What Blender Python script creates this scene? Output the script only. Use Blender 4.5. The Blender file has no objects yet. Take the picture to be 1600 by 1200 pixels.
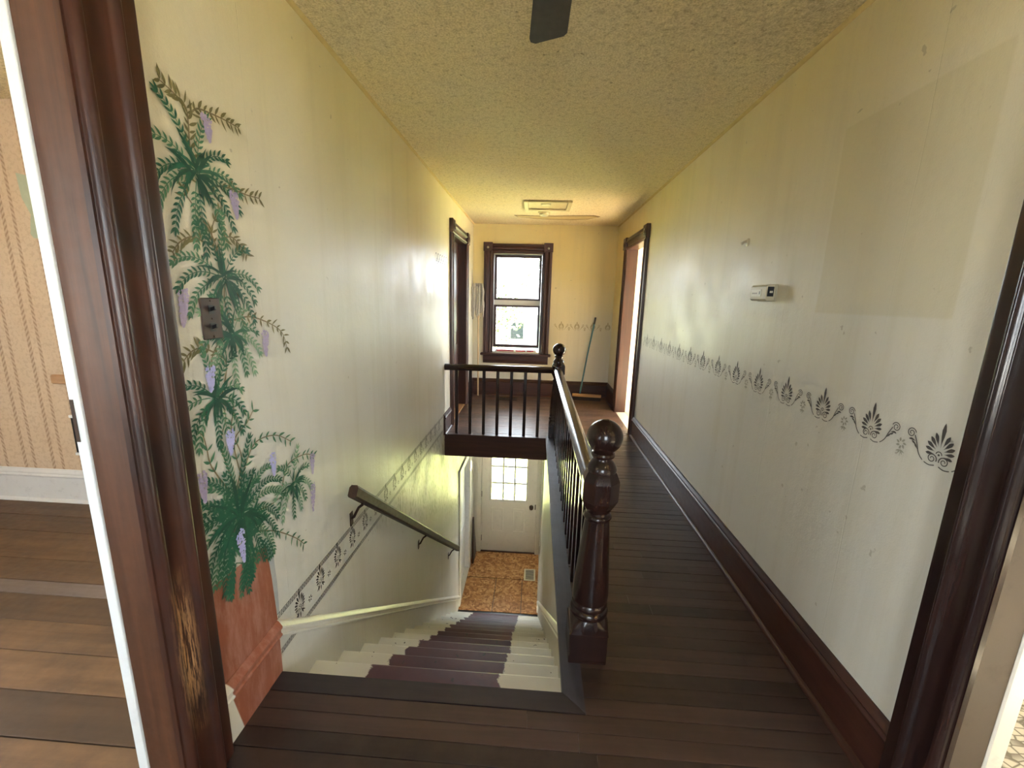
import bpy, bmesh, math, random
from mathutils import Vector, Matrix
C = bpy.context.scene.collection
sc = bpy.context.scene

# ------------------------------------------------------------------ camera
CAMZ = 1.4176
def cam_axes(pitch, roll, yaw):
    f = Vector((math.sin(yaw)*math.cos(pitch), math.cos(yaw)*math.cos(pitch), -math.sin(pitch)))
    r = Vector((math.cos(yaw), -math.sin(yaw), 0)); u = r.cross(f)
    c, s = math.cos(roll), math.sin(roll)
    return c*r + s*u, -s*r + c*u, f
R_, U_, F_ = cam_axes(.2010, .0274, -.0529)
cd = bpy.data.cameras.new('camera'); cam = bpy.data.objects.new('camera', cd); C.objects.link(cam)
cd.sensor_width = 36; cd.sensor_fit = 'HORIZONTAL'; cd.lens = 648.96/1600*36; cd.clip_start = .02; cd.clip_end = 300
m = Matrix.Identity(4)
for i in range(3):
    m[i][0], m[i][1], m[i][2] = R_[i], U_[i], -F_[i]
m[0][3], m[1][3], m[2][3] = 0, 0, CAMZ
cam.matrix_world = m
sc.camera = cam

# ------------------------------------------------------------------ world, sun, exposure
SKY = .62
SUN = 45.0
EXPO = 2.5
w = bpy.data.worlds.new('world'); sc.world = w; w.use_nodes = True
nt = w.node_tree; nt.nodes.clear()
wo = nt.nodes.new('ShaderNodeOutputWorld'); bg = nt.nodes.new('ShaderNodeBackground')
bg.inputs['Color'].default_value = (.85, .925, 1.0, 1); bg.inputs['Strength'].default_value = SKY*8
nt.links.new(bg.outputs[0], wo.inputs[0])
sl = bpy.data.lights.new('sun', 'SUN'); sl.energy = SUN; sl.angle = .012; sl.color = (1, .88, .70)
so = bpy.data.objects.new('sun', sl); C.objects.link(so)
so.rotation_euler = Vector((-.75, -.28, -.62)).to_track_quat('-Z', 'Y').to_euler(); so.location = (8, 9, 9)
def portal(loc, direction, sx, sy):                      # guides sky sampling through a window opening
    l = bpy.data.lights.new('window_portal', 'AREA'); l.shape = 'RECTANGLE'; l.size = sx; l.size_y = sy
    l.cycles.is_portal = True
    o = bpy.data.objects.new('window_portal', l); C.objects.link(o); o.location = loc
    o.rotation_euler = Vector(direction).to_track_quat('-Z', 'Z').to_euler()
vs = sc.view_settings
vs.view_transform = 'Standard'; vs.look = 'None'; vs.gamma = 1; vs.use_curve_mapping = False; vs.exposure = EXPO
sc.cycles.max_bounces = 14; sc.cycles.diffuse_bounces = 8; sc.cycles.transparent_max_bounces = 12
sc.cycles.sample_clamp_indirect = 12

# ------------------------------------------------------------------ dimensions
XL, XR, H = -.923, 1.092, 2.442
YF, YD, YN, XG, XW = 6.098, 4.167, 1.2855, .148, .175
LOW = -2.794; NR = 15; RISE = -LOW/NR; RUN = .244
YL = 6.33                                              # lower entry wall
random.seed(7)

# ------------------------------------------------------------------ material helpers
class N:
    def __init__(s, name, rough=.5, spec=.5, metal=0.):
        s.m = bpy.data.materials.new(name); s.m.use_nodes = True; s.t = s.m.node_tree
        s.b = s.t.nodes['Principled BSDF']
        s.b.inputs['Roughness'].default_value = rough; s.b.inputs['Metallic'].default_value = metal
        s.b.inputs['Specular IOR Level'].default_value = spec
        s._pos = None
    def nd(s, typ, ins=None, **pr):
        n = s.t.nodes.new(typ)
        for k, v in pr.items(): setattr(n, k, v)
        for k, v in (ins or {}).items():
            if isinstance(v, bpy.types.NodeSocket): s.t.links.new(v, n.inputs[k])
            else: n.inputs[k].default_value = v
        return n
    @property
    def pos(s):
        if s._pos is None: s._pos = s.nd('ShaderNodeNewGeometry').outputs['Position']
        return s._pos
    def xyz(s, v=None):
        o = s.nd('ShaderNodeSeparateXYZ', {0: v or s.pos}).outputs; return o[0], o[1], o[2]
    def scale(s, sx, sy, sz, v=None, off=None):
        ins = {0: v or s.pos, 3: (sx, sy, sz)}
        if off is not None: ins[1] = off
        return s.nd('ShaderNodeMapping', ins).outputs[0]
    def noise(s, scale, detail=4, rough=.55, v=None, dist=0.):
        return s.nd('ShaderNodeTexNoise', {'Vector': v or s.pos, 'Scale': scale, 'Detail': detail, 'Roughness': rough, 'Distortion': dist}).outputs[0]
    def voro(s, scale, v=None, out='Distance', feature='F1', rnd=1.):
        return s.nd('ShaderNodeTexVoronoi', {'Vector': v or s.pos, 'Scale': scale, 'Randomness': rnd}, feature=feature).outputs[out]
    def ramp(s, f, stops):
        n = s.nd('ShaderNodeValToRGB', {0: f}); e = n.color_ramp.elements
        while len(e) < len(stops): e.new(.5)
        for q, (p, c) in zip(e, stops):
            q.position = p; q.color = (c, c, c, 1) if not hasattr(c, '__len__') else (*c[:3], 1)
        return n.outputs[0]
    def mix(s, f, a, b, bt='MIX'):
        n = s.nd('ShaderNodeMix', data_type='RGBA', blend_type=bt)
        for k, v in ((0, f), (6, a), (7, b)):
            if isinstance(v, bpy.types.NodeSocket): s.t.links.new(v, n.inputs[k])
            else: n.inputs[k].default_value = v if k == 0 else (*v[:3], 1)
        return n.outputs[2]
    def math(s, op, a, b=0., c=0., clamp=False):
        n = s.nd('ShaderNodeMath', operation=op, use_clamp=clamp)
        for k, v in enumerate((a, b, c)):
            if isinstance(v, bpy.types.NodeSocket): s.t.links.new(v, n.inputs[k])
            else: n.inputs[k].default_value = v
        return n.outputs[0]
    def band(s, v, lo, hi, soft):                     # 1 between lo and hi
        a = s.nd('ShaderNodeMapRange', {0: v, 1: lo-soft, 2: lo+soft, 3: 0., 4: 1.}).outputs[0]
        b = s.nd('ShaderNodeMapRange', {0: v, 1: hi-soft, 2: hi+soft, 3: 1., 4: 0.}).outputs[0]
        return s.math('MULTIPLY', a, b)
    def col(s, c):
        if isinstance(c, bpy.types.NodeSocket): s.t.links.new(c, s.b.inputs['Base Color'])
        else: s.b.inputs['Base Color'].default_value = (*c[:3], 1)
        return s
    def rough(s, r): s.t.links.new(r, s.b.inputs['Roughness']); return s
    def bump(s, h, strength=.3, dist=.01):
        s.t.links.new(s.nd('ShaderNodeBump', {'Height': h, 'Strength': strength, 'Distance': dist}).outputs[0], s.b.inputs['Normal']); return s
    def rnd(s): return s.nd('ShaderNodeObjectInfo').outputs['Random']

def plain(name, c, rough=.5, var=.12, scale=30, spec=.5, metal=0., bump=0.):
    n = N(name, rough, spec, metal)
    f = n.noise(scale, 4)
    n.col(n.mix(f, [x*(1-var) for x in c], [min(1, x*(1+var)) for x in c]))
    if bump: n.bump(n.noise(scale*3, 3), bump, .004)
    return n.m

M = {}
def wall_paint(name, patch=False, flecks=False, tint=(1, 1, 1), yellow=0., yfar=0.):
    n = N(name, .42, .4)
    x, y, z = n.xyz()
    big = n.noise(1.1, 5, .6)
    zz = n.math('ADD', z, n.math('MULTIPLY', n.math('SUBTRACT', big, .5), 1.3))
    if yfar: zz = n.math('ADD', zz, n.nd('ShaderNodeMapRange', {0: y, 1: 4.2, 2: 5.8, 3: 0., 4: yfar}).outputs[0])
    f = n.nd('ShaderNodeMapRange', {0: n.math('ADD', zz, yellow), 1: 1.25, 2: 2.75, 3: 0., 4: 1.}).outputs[0]
    base = n.mix(n.noise(2.2, 6, .65), (.60*tint[0], .575*tint[1], .505*tint[2]), (.68*tint[0], .665*tint[1], .605*tint[2]))
    c = n.mix(f, base, (.67, .55, .25))
    # drips and grime with their own shapes
    dr = n.noise(1, 5, .6, n.scale(9, 9, .55))
    c = n.mix(n.math('MULTIPLY', n.ramp(dr, [(.50, 0.), (.70, 1.)]), .18), c, (.42, .36, .22))
    sp = n.noise(26, 2, .5)
    c = n.mix(n.math('MULTIPLY', n.ramp(sp, [(.735, 0.), (.76, 1.)]), .5), c, (.28, .24, .17))
    fine = n.noise(210, 3, .6)
    c = n.mix(n.math('MULTIPLY', fine, .10), c, (.45, .41, .30))
    if patch:
        mk = n.math('MULTIPLY', n.band(y, 1.17, 1.72, .004), n.band(z, 1.398, 2.052, .004))
        c = n.mix(n.math('MULTIPLY', mk, .34), c, (.50, .44, .25))
        mk = n.math('MULTIPLY', n.band(y, 1.9, 2.3, .01), n.band(z, 1.35, 1.86, .01))
        c = n.mix(n.math('MULTIPLY', mk, .10), c, (.50, .44, .25))
        sc1 = n.noise(1, 3, .5, n.scale(1, 16, 3), dist=1.2)
        c = n.mix(n.math('MULTIPLY', n.ramp(sc1, [(.495, 0.), (.5, 1.), (.505, 0.)]), .10), c, (.3, .27, .2))
    if flecks:
        fl = n.noise(1, 2, .5, n.scale(60, 60, 19))
        mk = n.math('MULTIPLY', n.band(n.math('ADD', n.math('ADD', z, n.math('MULTIPLY', big, .3)), n.math('MULTIPLY', y, .55)), 1.50, 99., .10), n.band(z, -1.5, .06, .03))
        c = n.mix(n.math('MULTIPLY', n.math('MULTIPLY', n.ramp(fl, [(.54, 0.), (.60, 1.)]), mk), .75), c, (.23, .22, .13))
    seam = n.math('ABSOLUTE', n.math('SUBTRACT', n.math('FRACT', n.math('MULTIPLY', n.math('ADD', y, n.math('MULTIPLY', n.noise(1.5, 1), .03)), 1.80)), .5))
    sm = n.ramp(seam, [(0., 1.), (.004, 0.)])
    c = n.mix(n.math('MULTIPLY', sm, .10), c, (.40, .36, .25))
    n.col(c)
    n.rough(n.nd('ShaderNodeMapRange', {0: n.noise(5, 4), 1: .3, 2: .7, 3: .34, 4: .5}).outputs[0])
    hgt = n.math('ADD', n.math('MULTIPLY', fine, .35), n.math('ADD', n.noise(30, 5, .65), n.math('MULTIPLY', n.noise(1, 4, .6, n.scale(30, 30, 3)), .6)))
    n.bump(n.math('SUBTRACT', hgt, n.math('MULTIPLY', sm, 1.5)), .22, .006)
    return n.m
M['wall'] = wall_paint('stained_wall_paint')
M['wall_l'] = wall_paint('stained_wall_paint_left', flecks=True)
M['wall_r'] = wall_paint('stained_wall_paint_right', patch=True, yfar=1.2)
M['wall_f'] = wall_paint('yellowed_wall_paint', yellow=.95)

n = N('stippled_ceiling', .8, .2)
x, y, z = n.xyz()
big = n.noise(1.6, 7, .68); f1 = n.noise(120, 5, .75); f2 = n.noise(38, 5, .7)
c = n.mix(n.ramp(big, [(.35, 0.), (.65, 1.)]), (.80, .665, .38), (.88, .77, .50))
c = n.mix(n.math('MULTIPLY', n.ramp(f1, [(.38, 1.), (.56, 0.)]), .55), c, (.34, .25, .13))
c = n.mix(n.math('MULTIPLY', n.ramp(f2, [(.54, 0.), (.68, 1.)]), .35), c, (.32, .235, .12))
smut = n.math('MULTIPLY', n.band(x, .12, 1.3, .35), n.band(y, .3, 2.0, .7))
sm2 = n.ramp(n.math('ADD', n.math('MULTIPLY', f2, .55), n.math('MULTIPLY', big, .65)), [(.50, 0.), (.74, 1.)])
c = n.mix(n.math('MULTIPLY', n.math('MAXIMUM', n.math('MULTIPLY', smut, .75), .22), sm2), c, (.17, .11, .06))
c = n.mix(n.math('MULTIPLY', n.ramp(n.noise(30, 3, .6), [(.70, 0.), (.73, 1.)]), .7), c, (.14, .10, .055))
n.col(c); n.bump(n.math('ADD', f1, f2), .5, .010); M['ceiling'] = n.m

def wood(name, c1, c2, axis='z', rough=.3, sc_=1., wear=None, wearamt=0., rnd=0.):
    n = N(name, rough, .5)
    s = {'x': (2.2, 38, 38), 'y': (38, 2.2, 38), 'z': (38, 38, 2.2)}[axis]
    v = n.scale(*[q*sc_ for q in s])
    if rnd: v = n.nd('ShaderNodeVectorMath', {0: v, 1: n.nd('ShaderNodeVectorMath', {0: n.nd('ShaderNodeCombineXYZ', {0: n.rnd(), 1: n.rnd(), 2: n.rnd()}).outputs[0], 3: 37.}, operation='SCALE').outputs[0]}, operation='ADD').outputs[0]
    g = n.noise(1, 5, .6, v, .4)
    c = n.mix(n.ramp(g, [(.3, 0.), (.7, 1.)]), c1, c2)
    if rnd:
        k = n.nd('ShaderNodeMapRange', {0: n.rnd(), 3: 1-rnd, 4: 1+rnd}).outputs[0]
        c = n.mix(1., c, n.nd('ShaderNodeCombineColor', {0: k, 1: k, 2: k}).outputs[0], 'MULTIPLY')
    if wear:
        wv = n.noise(5, 7, .7)
        c = n.mix(n.math('MULTIPLY', n.ramp(wv, [(.35, 0.), (.75, 1.)]), wearamt), c, wear)
    n.col(c)
    n.rough(n.nd('ShaderNodeMapRange', {0: n.noise(30, 3), 1: .3, 2: .7, 3: rough*.92, 4: min(1, rough*1.15)}).outputs[0])
    n.bump(g, .05, .002)
    return n
M['dark_z'] = wood('dark_varnished_wood', (.030, .010, .007), (.065, .022, .013), 'z', .345).m
M['dark_y'] = wood('dark_varnished_wood_lengthwise', (.030, .010, .007), (.065, .022, .013), 'y', .345).m
M['dark_x'] = wood('dark_varnished_wood_crosswise', (.030, .010, .007), (.065, .022, .013), 'x', .345).m
M['black_z'] = wood('near_black_varnished_wood', (.012, .006, .006), (.030, .012, .009), 'z', .20).m
n = wood('near_black_rail_wood', (.016, .008, .007), (.036, .015, .011), 'y', .22); M['black_y'] = n.m
M['black_x'] = wood('near_black_varnished_wood_crosswise', (.012, .006, .006), (.030, .012, .009), 'x', .22).m
M['rail_wood'] = wood('brown_painted_rail', (.028, .013, .007), (.055, .026, .013), 'y', .55).m
M['jamb'] = wood('red_brown_jamb_wood', (.060, .021, .008), (.125, .045, .016), 'z', .5, wear=(.05, .02, .01), wearamt=.6).m
n = wood('worn_red_brown_casing', (.036, .011, .007), (.072, .023, .012), 'z', .335)
x, y, z = n.xyz()
mk = n.math('MULTIPLY', n.band(y, .872, .928, .012), n.band(n.math('ADD', z, n.math('MULTIPLY', n.noise(14, 2), .2)), .40, .70, .10))
sp = n.math('MULTIPLY', mk, n.ramp(n.noise(1, 5, .7, n.scale(230, 230, 13)), [(.46, 0.), (.53, 1.)]))
old = n.b.inputs['Base Color'].links[0].from_socket
c = n.mix(n.math('MULTIPLY', n.ramp(n.noise(2.6, 3), [(.44, 0.), (.62, 1.)]), .8), old, (.018, .010, .009))
n.col(n.mix(sp, c, (.50, .28, .13))); M['casing_worn'] = n.m
def plank_mat(name, c1, c2, wear, amt, rough, axis='x'):
    n = wood(name, c1, c2, axis, rough, .6, wear, amt, rnd=.42)
    return n.m
M['plank'] = plank_mat('dark_worn_floorboard', (.030, .016, .0125), (.057, .032, .024), (.095, .066, .050), .35, .37)
M['plank_far'] = plank_mat('worn_floorboard_lit_reddish', (.070, .034, .022), (.125, .064, .042), (.19, .125, .09), .4, .37)  # worn boards with light from the bedroom painted in as paler, redder colour
M['plank_left'] = plank_mat('brown_floorboard_side_room', (.10, .052, .022), (.17, .092, .042), (.055, .035, .022), .75, .5)
M['plank_grey'] = plank_mat('grey_worn_floorboard', (.17, .125, .10), (.25, .19, .16), (.12, .08, .05), .5, .5)
M['nosing'] = wood('black_painted_nosing', (.018, .012, .012), (.034, .022, .022), 'x', .40, wear=(.045, .036, .036), wearamt=.5).m
n = wood('blue_black_floor_trim', (.030, .028, .034), (.052, .047, .055), 'y', .34, wear=(.09, .09, .11), wearamt=.5); M['trim_blue'] = n.m

n = N('painted_stair_tread', .34, .28)
x, y, z = n.xyz()
k = n.math('SUBTRACT', n.noise(9, 5, .7), .5)
xx = n.math('ADD', x, n.math('MULTIPLY', k, .10))
st = n.band(xx, -.665, -.09, .004)
white = n.mix(n.noise(6, 5, .6), (.70, .66, .56), (.79, .77, .69))
purp = n.mix(n.noise(14, 4), (.075, .024, .026), (.115, .042, .044))
c = n.mix(st, white, purp)
ch = n.ramp(n.noise(24, 3, .5), [(.69, 0.), (.71, 1.)])
c = n.mix(n.math('MULTIPLY', ch, .9), c, (.05, .03, .025))
n.col(c); n.rough(n.nd('ShaderNodeMapRange', {0: st, 3: .5, 4: .5}).outputs[0]); n.bump(n.noise(40, 4), .12, .003); M['tread'] = n.m

def paint(name, c, rough=.4, dirt=.3):
    n = N(name, rough, .5)
    a = n.mix(n.noise(8, 5, .6), [q*.88 for q in c], c)
    a = n.mix(n.math('MULTIPLY', n.ramp(n.noise(17, 5, .7), [(.55, 0.), (.72, 1.)]), dirt), a, [q*.45 for q in c])
    n.col(a); n.bump(n.noise(60, 4), .08, .003); return n.m
M['white'] = paint('chipped_white_paint', (.76, .73, .64), .38)
M['white_cool'] = paint('grey_white_paint', (.70, .70, .70), .42)
M['white_jamb'] = paint('bright_white_jamb_edge', (.80, .84, .86), .35, .15)
M['cream'] = paint('cream_room_paint', (.78, .76, .70), .6, .1)
M['door_white'] = paint('white_entry_door_paint', (.80, .76, .68), .4, .22)
M['tan_plaster'] = paint('tan_bare_jamb', (.095, .066, .043), .65, .35)
M['plaster'] = paint('plain_plaster', (.6, .56, .46), .7)

n = N('oriented_strand_board', .62, .3)
v = n.nd('ShaderNodeVectorMath', {0: n.scale(1, 1, 1), 1: n.nd('ShaderNodeVectorMath', {0: n.nd('ShaderNodeTexNoise', {'Vector': n.pos, 'Scale': 7., 'Detail': 2.}).outputs[1], 3: .16}, operation='SCALE').outputs[0]}, operation='ADD').outputs[0]
vc = n.voro(30, v, 'Color'); vh = n.nd('ShaderNodeSeparateColor', {0: vc}).outputs[0]
c = n.ramp(vh, [(0., (.30, .125, .042)), (.5, (.52, .25, .09)), (1., (.72, .42, .19))])
c = n.mix(n.math('MULTIPLY', n.ramp(n.noise(60, 4), [(.5, 0.), (.7, 1.)]), .5), c, (.20, .08, .025))
n.col(c); n.bump(vh, .15, .002); M['osb'] = n.m

n = N('peeling_stripe_wallpaper', .75, .2)
x, y, z = n.xyz()
u = n.math('FRACT', n.math('MULTIPLY', x, 1/.20)); 
st1 = n.math('MAXIMUM', n.band(u, .08, .20, .01), n.band(u, .42, .52, .01))
base = n.mix(n.noise(5, 5, .65), (.56, .41, .28), (.68, .53, .38))
leaf = n.ramp(n.noise(42, 3, .6), [(.5, 0.), (.58, 1.)])
c = n.mix(n.math('MULTIPLY', leaf, .30), base, (.42, .29, .19))
dia = n.math('SINE', n.math('MULTIPLY', n.math('ADD', z, n.math('MULTIPLY', n.math('ABSOLUTE', n.math('SUBTRACT', u, .3)), .25)), 190.))
c = n.mix(n.math('MULTIPLY', st1, n.nd('ShaderNodeMapRange', {0: dia, 1: -.3, 2: .6, 3: .25, 4: .8}).outputs[0]), c, (.32, .20, .125))
n.col(c); n.bump(n.noise(18, 4), .15, .006); M['wallpaper'] = n.m

n = N('woven_pattern_vinyl', .5, .4)
x, y, z = n.xyz()
v = n.scale(1, 1, 1)
vd = n.voro(26, n.scale(1, 1.7, 1), 'Distance', 'DISTANCE_TO_EDGE', .55)
c = n.mix(n.ramp(vd, [(.03, 0.), (.13, 1.)]), (.15, .13, .10), (.52, .49, .41))
n.col(c); M['vinyl'] = n.m

n = N('terracotta_mural_paint', .5, .4)
c = n.mix(n.noise(7, 6, .7), (.25, .070, .034), (.36, .125, .070))
c = n.mix(n.math('MULTIPLY', n.ramp(n.noise(1, 5, .7, n.scale(22, 22, 5)), [(.45, 0.), (.7, 1.)]), .6), c, (.52, .29, .235))
n.col(c); M['terracotta'] = n.m
n = N('terracotta_and_white_baseboard_paint', .45, .4)
x, y, z = n.xyz()
c = n.mix(n.noise(7, 6, .7), (.25, .070, .034), (.36, .125, .070))
c = n.mix(n.math('MULTIPLY', n.ramp(n.noise(1, 5, .7, n.scale(22, 22, 5)), [(.45, 0.), (.7, 1.)]), .6), c, (.50, .26, .205))
edge = n.math('ADD', y, n.math('MULTIPLY', z, .22))
mk = n.nd('ShaderNodeMapRange', {0: edge, 1: 1.074, 2: 1.078}).outputs[0]
n.col(n.mix(mk, (.74, .71, .62), c)); M['terra_base'] = n.m

def leafm(name, a, b, sc_=60):
    n = N(name, .5, .35); n.col(n.mix(n.noise(sc_, 3), a, b)); return n.m
M['fern_dark'] = leafm('mural_dark_green', (.012, .075, .040), (.030, .145, .075))
M['fern_mid'] = leafm('mural_mid_green', (.035, .125, .060), (.085, .225, .115))
M['fern_deep'] = leafm('mural_deep_green', (.006, .048, .028), (.018, .090, .050))
M['fern_pale'] = leafm('mural_pale_green', (.13, .27, .15), (.25, .38, .23))
M['olive'] = leafm('mural_olive', (.12, .105, .035), (.20, .17, .065))
M['stem'] = leafm('mural_stem_brown', (.16, .12, .06), (.26, .20, .11))
M['lilac'] = leafm('mural_lilac', (.33, .26, .42), (.52, .46, .66), 120)
M['lilac_blue'] = leafm('mural_blue_lilac', (.38, .36, .68), (.60, .60, .90), 120)
M['shadow_paint'] = leafm('mural_grey_paint', (.36, .38, .38), (.44, .45, .44))
M['stencil'] = leafm('stencil_dark_brown', (.050, .042, .036), (.10, .085, .072))
M['stencil_faint'] = leafm('stencil_faint_grey', (.26, .25, .20), (.40, .38, .30))
M['stencil_tan'] = leafm('stencil_tan', (.22, .165, .06), (.31, .24, .10))

n = N('window_glass', 0., .5)
tr = n.nd('ShaderNodeBsdfTransparent', {0: (.97, .98, .98, 1)}); gl = n.nd('ShaderNodeBsdfGlossy', {0: (1, 1, 1, 1), 1: .02})
fr = n.nd('ShaderNodeFresnel', {0: 1.45}); ms = n.nd('ShaderNodeMixShader', {0: fr.outputs[0], 1: tr.outputs[0], 2: gl.outputs[0]})
n.t.links.new(ms.outputs[0], n.t.nodes['Material Output'].inputs[0]); M['glass'] = n.m

M['almond'] = plain('almond_plastic', (.50, .46, .34), .4)
M['almond_pale'] = plain('pale_label_plate', (.62, .60, .50), .4)
M['black'] = plain('black_plastic', (.012, .011, .012), .35)
M['brass_dark'] = plain('dark_brass_plate', (.055, .032, .026), .32, .3, 50, metal=.3)
M['iron'] = plain('dark_bronze_metal', (.06, .038, .028), .35, .2, metal=.6)
M['knob'] = plain('aged_bronze_knob', (.16, .11, .075), .3, .2, metal=.8)
M['teal'] = plain('teal_painted_handle', (.075, .21, .24), .4)
M['pale_wood'] = wood('pale_broom_wood', (.36, .19, .085), (.52, .30, .15), 'x', .5).m
M['mop_wood'] = wood('pale_mop_handle', (.50, .34, .17), (.66, .48, .28), 'z', .45).m
M['bristle'] = plain('dark_bristle', (.03, .022, .018), .8)
M['cotton'] = plain('grey_white_cotton_yarn', (.44, .41, .36), .9, .25, 60, bump=.3)
M['red'] = plain('red_plastic_film', (.42, .05, .07), .35, .3, 20)
M['whitebulb'] = plain('white_plastic_cap', (.8, .8, .78), .4)
M['fan'] = wood('dark_brown_fan_blade', (.012, .007, .005), (.028, .016, .012), 'y', .55).m
M['vent_cream'] = plain('cream_metal_register', (.78, .72, .55), .4, metal=.1)
M['vent_brown'] = plain('brown_metal_register', (.055, .035, .026), .35, metal=.4)
M['pale_floor'] = plain('pale_bedroom_floor', (.55, .46, .34), .5)  # pale so this unseen floor bounces more daylight into the hall
M['hook'] = plain('pale_metal_hook', (.55, .50, .38), .3, metal=.4)
M['smoke'] = plain('yellowed_plastic', (.55, .48, .27), .5)
M['hatch'] = plain('yellowed_hatch_panel', (.46, .36, .18), .6, .2, 14)
M['hatch_frame'] = plain('hatch_frame_paint', (.42, .34, .17), .5, .2, 20)
M['flake'] = plain('flaked_ceiling_paint', (.52, .39, .16), .8, .2, 20)
M['flake_edge'] = plain('brown_flake_edge', (.20, .13, .055), .9)
M['greenpatch'] = plain('exposed_grey_green_wall', (.42, .46, .33), .7)
M['lawn'] = plain('sunlit_lawn', (.25, .29, .095), .9, .35, 3)
M['gravel'] = plain('pale_gravel', (.38, .375, .35), .9, .3, 4)
M['siding'] = plain('pale_blue_siding', (.30, .37, .44), .7)
M['roof'] = plain('grey_roof_shingles', (.20, .20, .22), .8)
M['bark'] = plain('grey_bark', (.14, .10, .075), .9)
M['leaves'] = leafm('green_tree_leaves', (.020, .045, .012), (.05, .08, .025), 3)
M['leaves_b'] = leafm('blue_green_tree_leaves', (.018, .042, .026), (.04, .07, .05), 3)
M['pane_dark'] = plain('dark_far_pane', (.015, .02, .025), .1)
M['cable'] = plain('dark_cable', (.03, .03, .035), .6)

# ------------------------------------------------------------------ mesh helpers
ORG = {}
class B:
    def __init__(s): s.v = []; s.f = []; s.mi = []
    def add(s, vs_, fs, mi=0):
        o = len(s.v); s.v += [tuple(p) for p in vs_]; s.f += [[i+o for i in f] for f in fs]; s.mi += [mi]*len(fs); return s
    def box(s, x0, x1, y0, y1, z0, z1, ch=0., mi=0):
        if ch <= 0:
            p = [(x, y, z) for x in (x0, x1) for y in (y0, y1) for z in (z0, z1)]
            return s.add(p, [(0, 1, 3, 2), (4, 6, 7, 5), (0, 4, 5, 1), (2, 3, 7, 6), (0, 2, 6, 4), (1, 5, 7, 3)], mi)
        bm = bmesh.new(); bmesh.ops.create_cube(bm, size=1)
        for q in bm.verts: q.co = Vector(((x0+x1)/2+q.co.x*(x1-x0), (y0+y1)/2+q.co.y*(y1-y0), (z0+z1)/2+q.co.z*(z1-z0)))
        bmesh.ops.bevel(bm, geom=bm.edges[:], offset=ch, segments=1, affect='EDGES')
        bm.verts.index_update()
        s.add([q.co[:] for q in bm.verts], [[q.index for q in f.verts] for f in bm.faces], mi); bm.free(); return s
    def prism(s, prof, p0, p1, u, v, mi=0):            # closed profile (a, b) swept from p0 to p1
        p0, p1, u, v = map(Vector, (p0, p1, u, v)); k = len(prof)
        vs_ = [p0+u*a+v*b for a, b in prof]+[p1+u*a+v*b for a, b in prof]
        fs = [(i, (i+1) % k, k+(i+1) % k, k+i) for i in range(k)]+[tuple(range(k))[::-1], tuple(range(k, 2*k))]
        if (p1-p0).dot(u.cross(v)) < 0: fs = [tuple(f)[::-1] for f in fs]
        return s.add(vs_, fs, mi)
    def tube(s, pts, r, nseg=8, mi=0):
        pts = [Vector(p) for p in pts]; rs = r if hasattr(r, '__len__') else [r]*len(pts)
        vs_, fs = [], []; up = None
        for i, p in enumerate(pts):
            t = (pts[min(i+1, len(pts)-1)]-pts[max(i-1, 0)]).normalized()
            if up is None: up = t.orthogonal().normalized()
            up = (up-t*up.dot(t)).normalized(); w_ = t.cross(up)
            vs_ += [p+(up*math.cos(2*math.pi*k/nseg)+w_*math.sin(2*math.pi*k/nseg))*rs[i] for k in range(nseg)]
        for i in range(len(pts)-1):
            for k in range(nseg):
                a, b = i*nseg+k, i*nseg+(k+1) % nseg; fs.append((a, b, b+nseg, a+nseg))
        fs += [tuple(range(nseg))[::-1], tuple(range((len(pts)-1)*nseg, len(pts)*nseg))]
        return s.add(vs_, fs, mi)
    def lathe(s, prof, c, nseg=28, axis='z', mi=0):     # prof: (r, h)
        vs_, fs = [], []
        for r, h in prof:
            for k in range(nseg):
                a = 2*math.pi*k/nseg; q = (r*math.cos(a), r*math.sin(a), h)
                if axis == 'y': q = (q[0], q[2], q[1])
                if axis == 'x': q = (q[2], q[0], q[1])
                vs_.append((c[0]+q[0], c[1]+q[1], c[2]+q[2]))
        for i in range(len(prof)-1):
            for k in range(nseg):
                a, b = i*nseg+k, i*nseg+(k+1) % nseg; fs.append((a, b, b+nseg, a+nseg))
        fs += [tuple(range(nseg))[::-1], tuple(range((len(prof)-1)*nseg, len(prof)*nseg))]
        if axis == 'y': fs = [f[::-1] for f in fs]
        return s.add(vs_, fs, mi)
    def build(s, name, mat, parent=None, origin=None, smooth=False):
        me = bpy.data.meshes.new(name)
        o0 = ORG[parent.name] if parent is not None else Vector(origin or (0, 0, 0))
        me.from_pydata([tuple(Vector(p)-o0) for p in s.v], [], s.f)
        for q in (mat if isinstance(mat, (list, tuple)) else [mat]): me.materials.append(M[q] if isinstance(q, str) else q)
        if any(s.mi):
            for p, k in zip(me.polygons, s.mi): p.material_index = k
        bm = bmesh.new(); bm.from_mesh(me); bmesh.ops.recalc_face_normals(bm, faces=bm.faces[:]); bm.to_mesh(me); bm.free()
        if smooth:
            me.shade_smooth(); me.set_sharp_from_angle(angle=math.radians(smooth if smooth is not True else 40))
        o = bpy.data.objects.new(name, me); C.objects.link(o)
        if parent is not None: o.parent = parent
        else: o.location = o0
        ORG[o.name] = o0
        return o
def empty(name, loc):
    o = bpy.data.objects.new(name, None); C.objects.link(o); o.location = loc; o.empty_display_size = .1; ORG[o.name] = Vector(loc); return o
def tag(o, label, cat, group=None):
    o['label'] = label; o['category'] = cat
    if group: o['group'] = group
    return o
def struct(o, label=None, cat=None):
    o['kind'] = 'structure'
    if label: o['label'] = label
    if cat: o['category'] = cat
    return o
def bx(name, mat, x0, x1, y0, y1, z0, z1, ch=0., parent=None, origin=None):
    return B().box(x0, x1, y0, y1, z0, z1, ch).build(name, mat, parent, origin)

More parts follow.
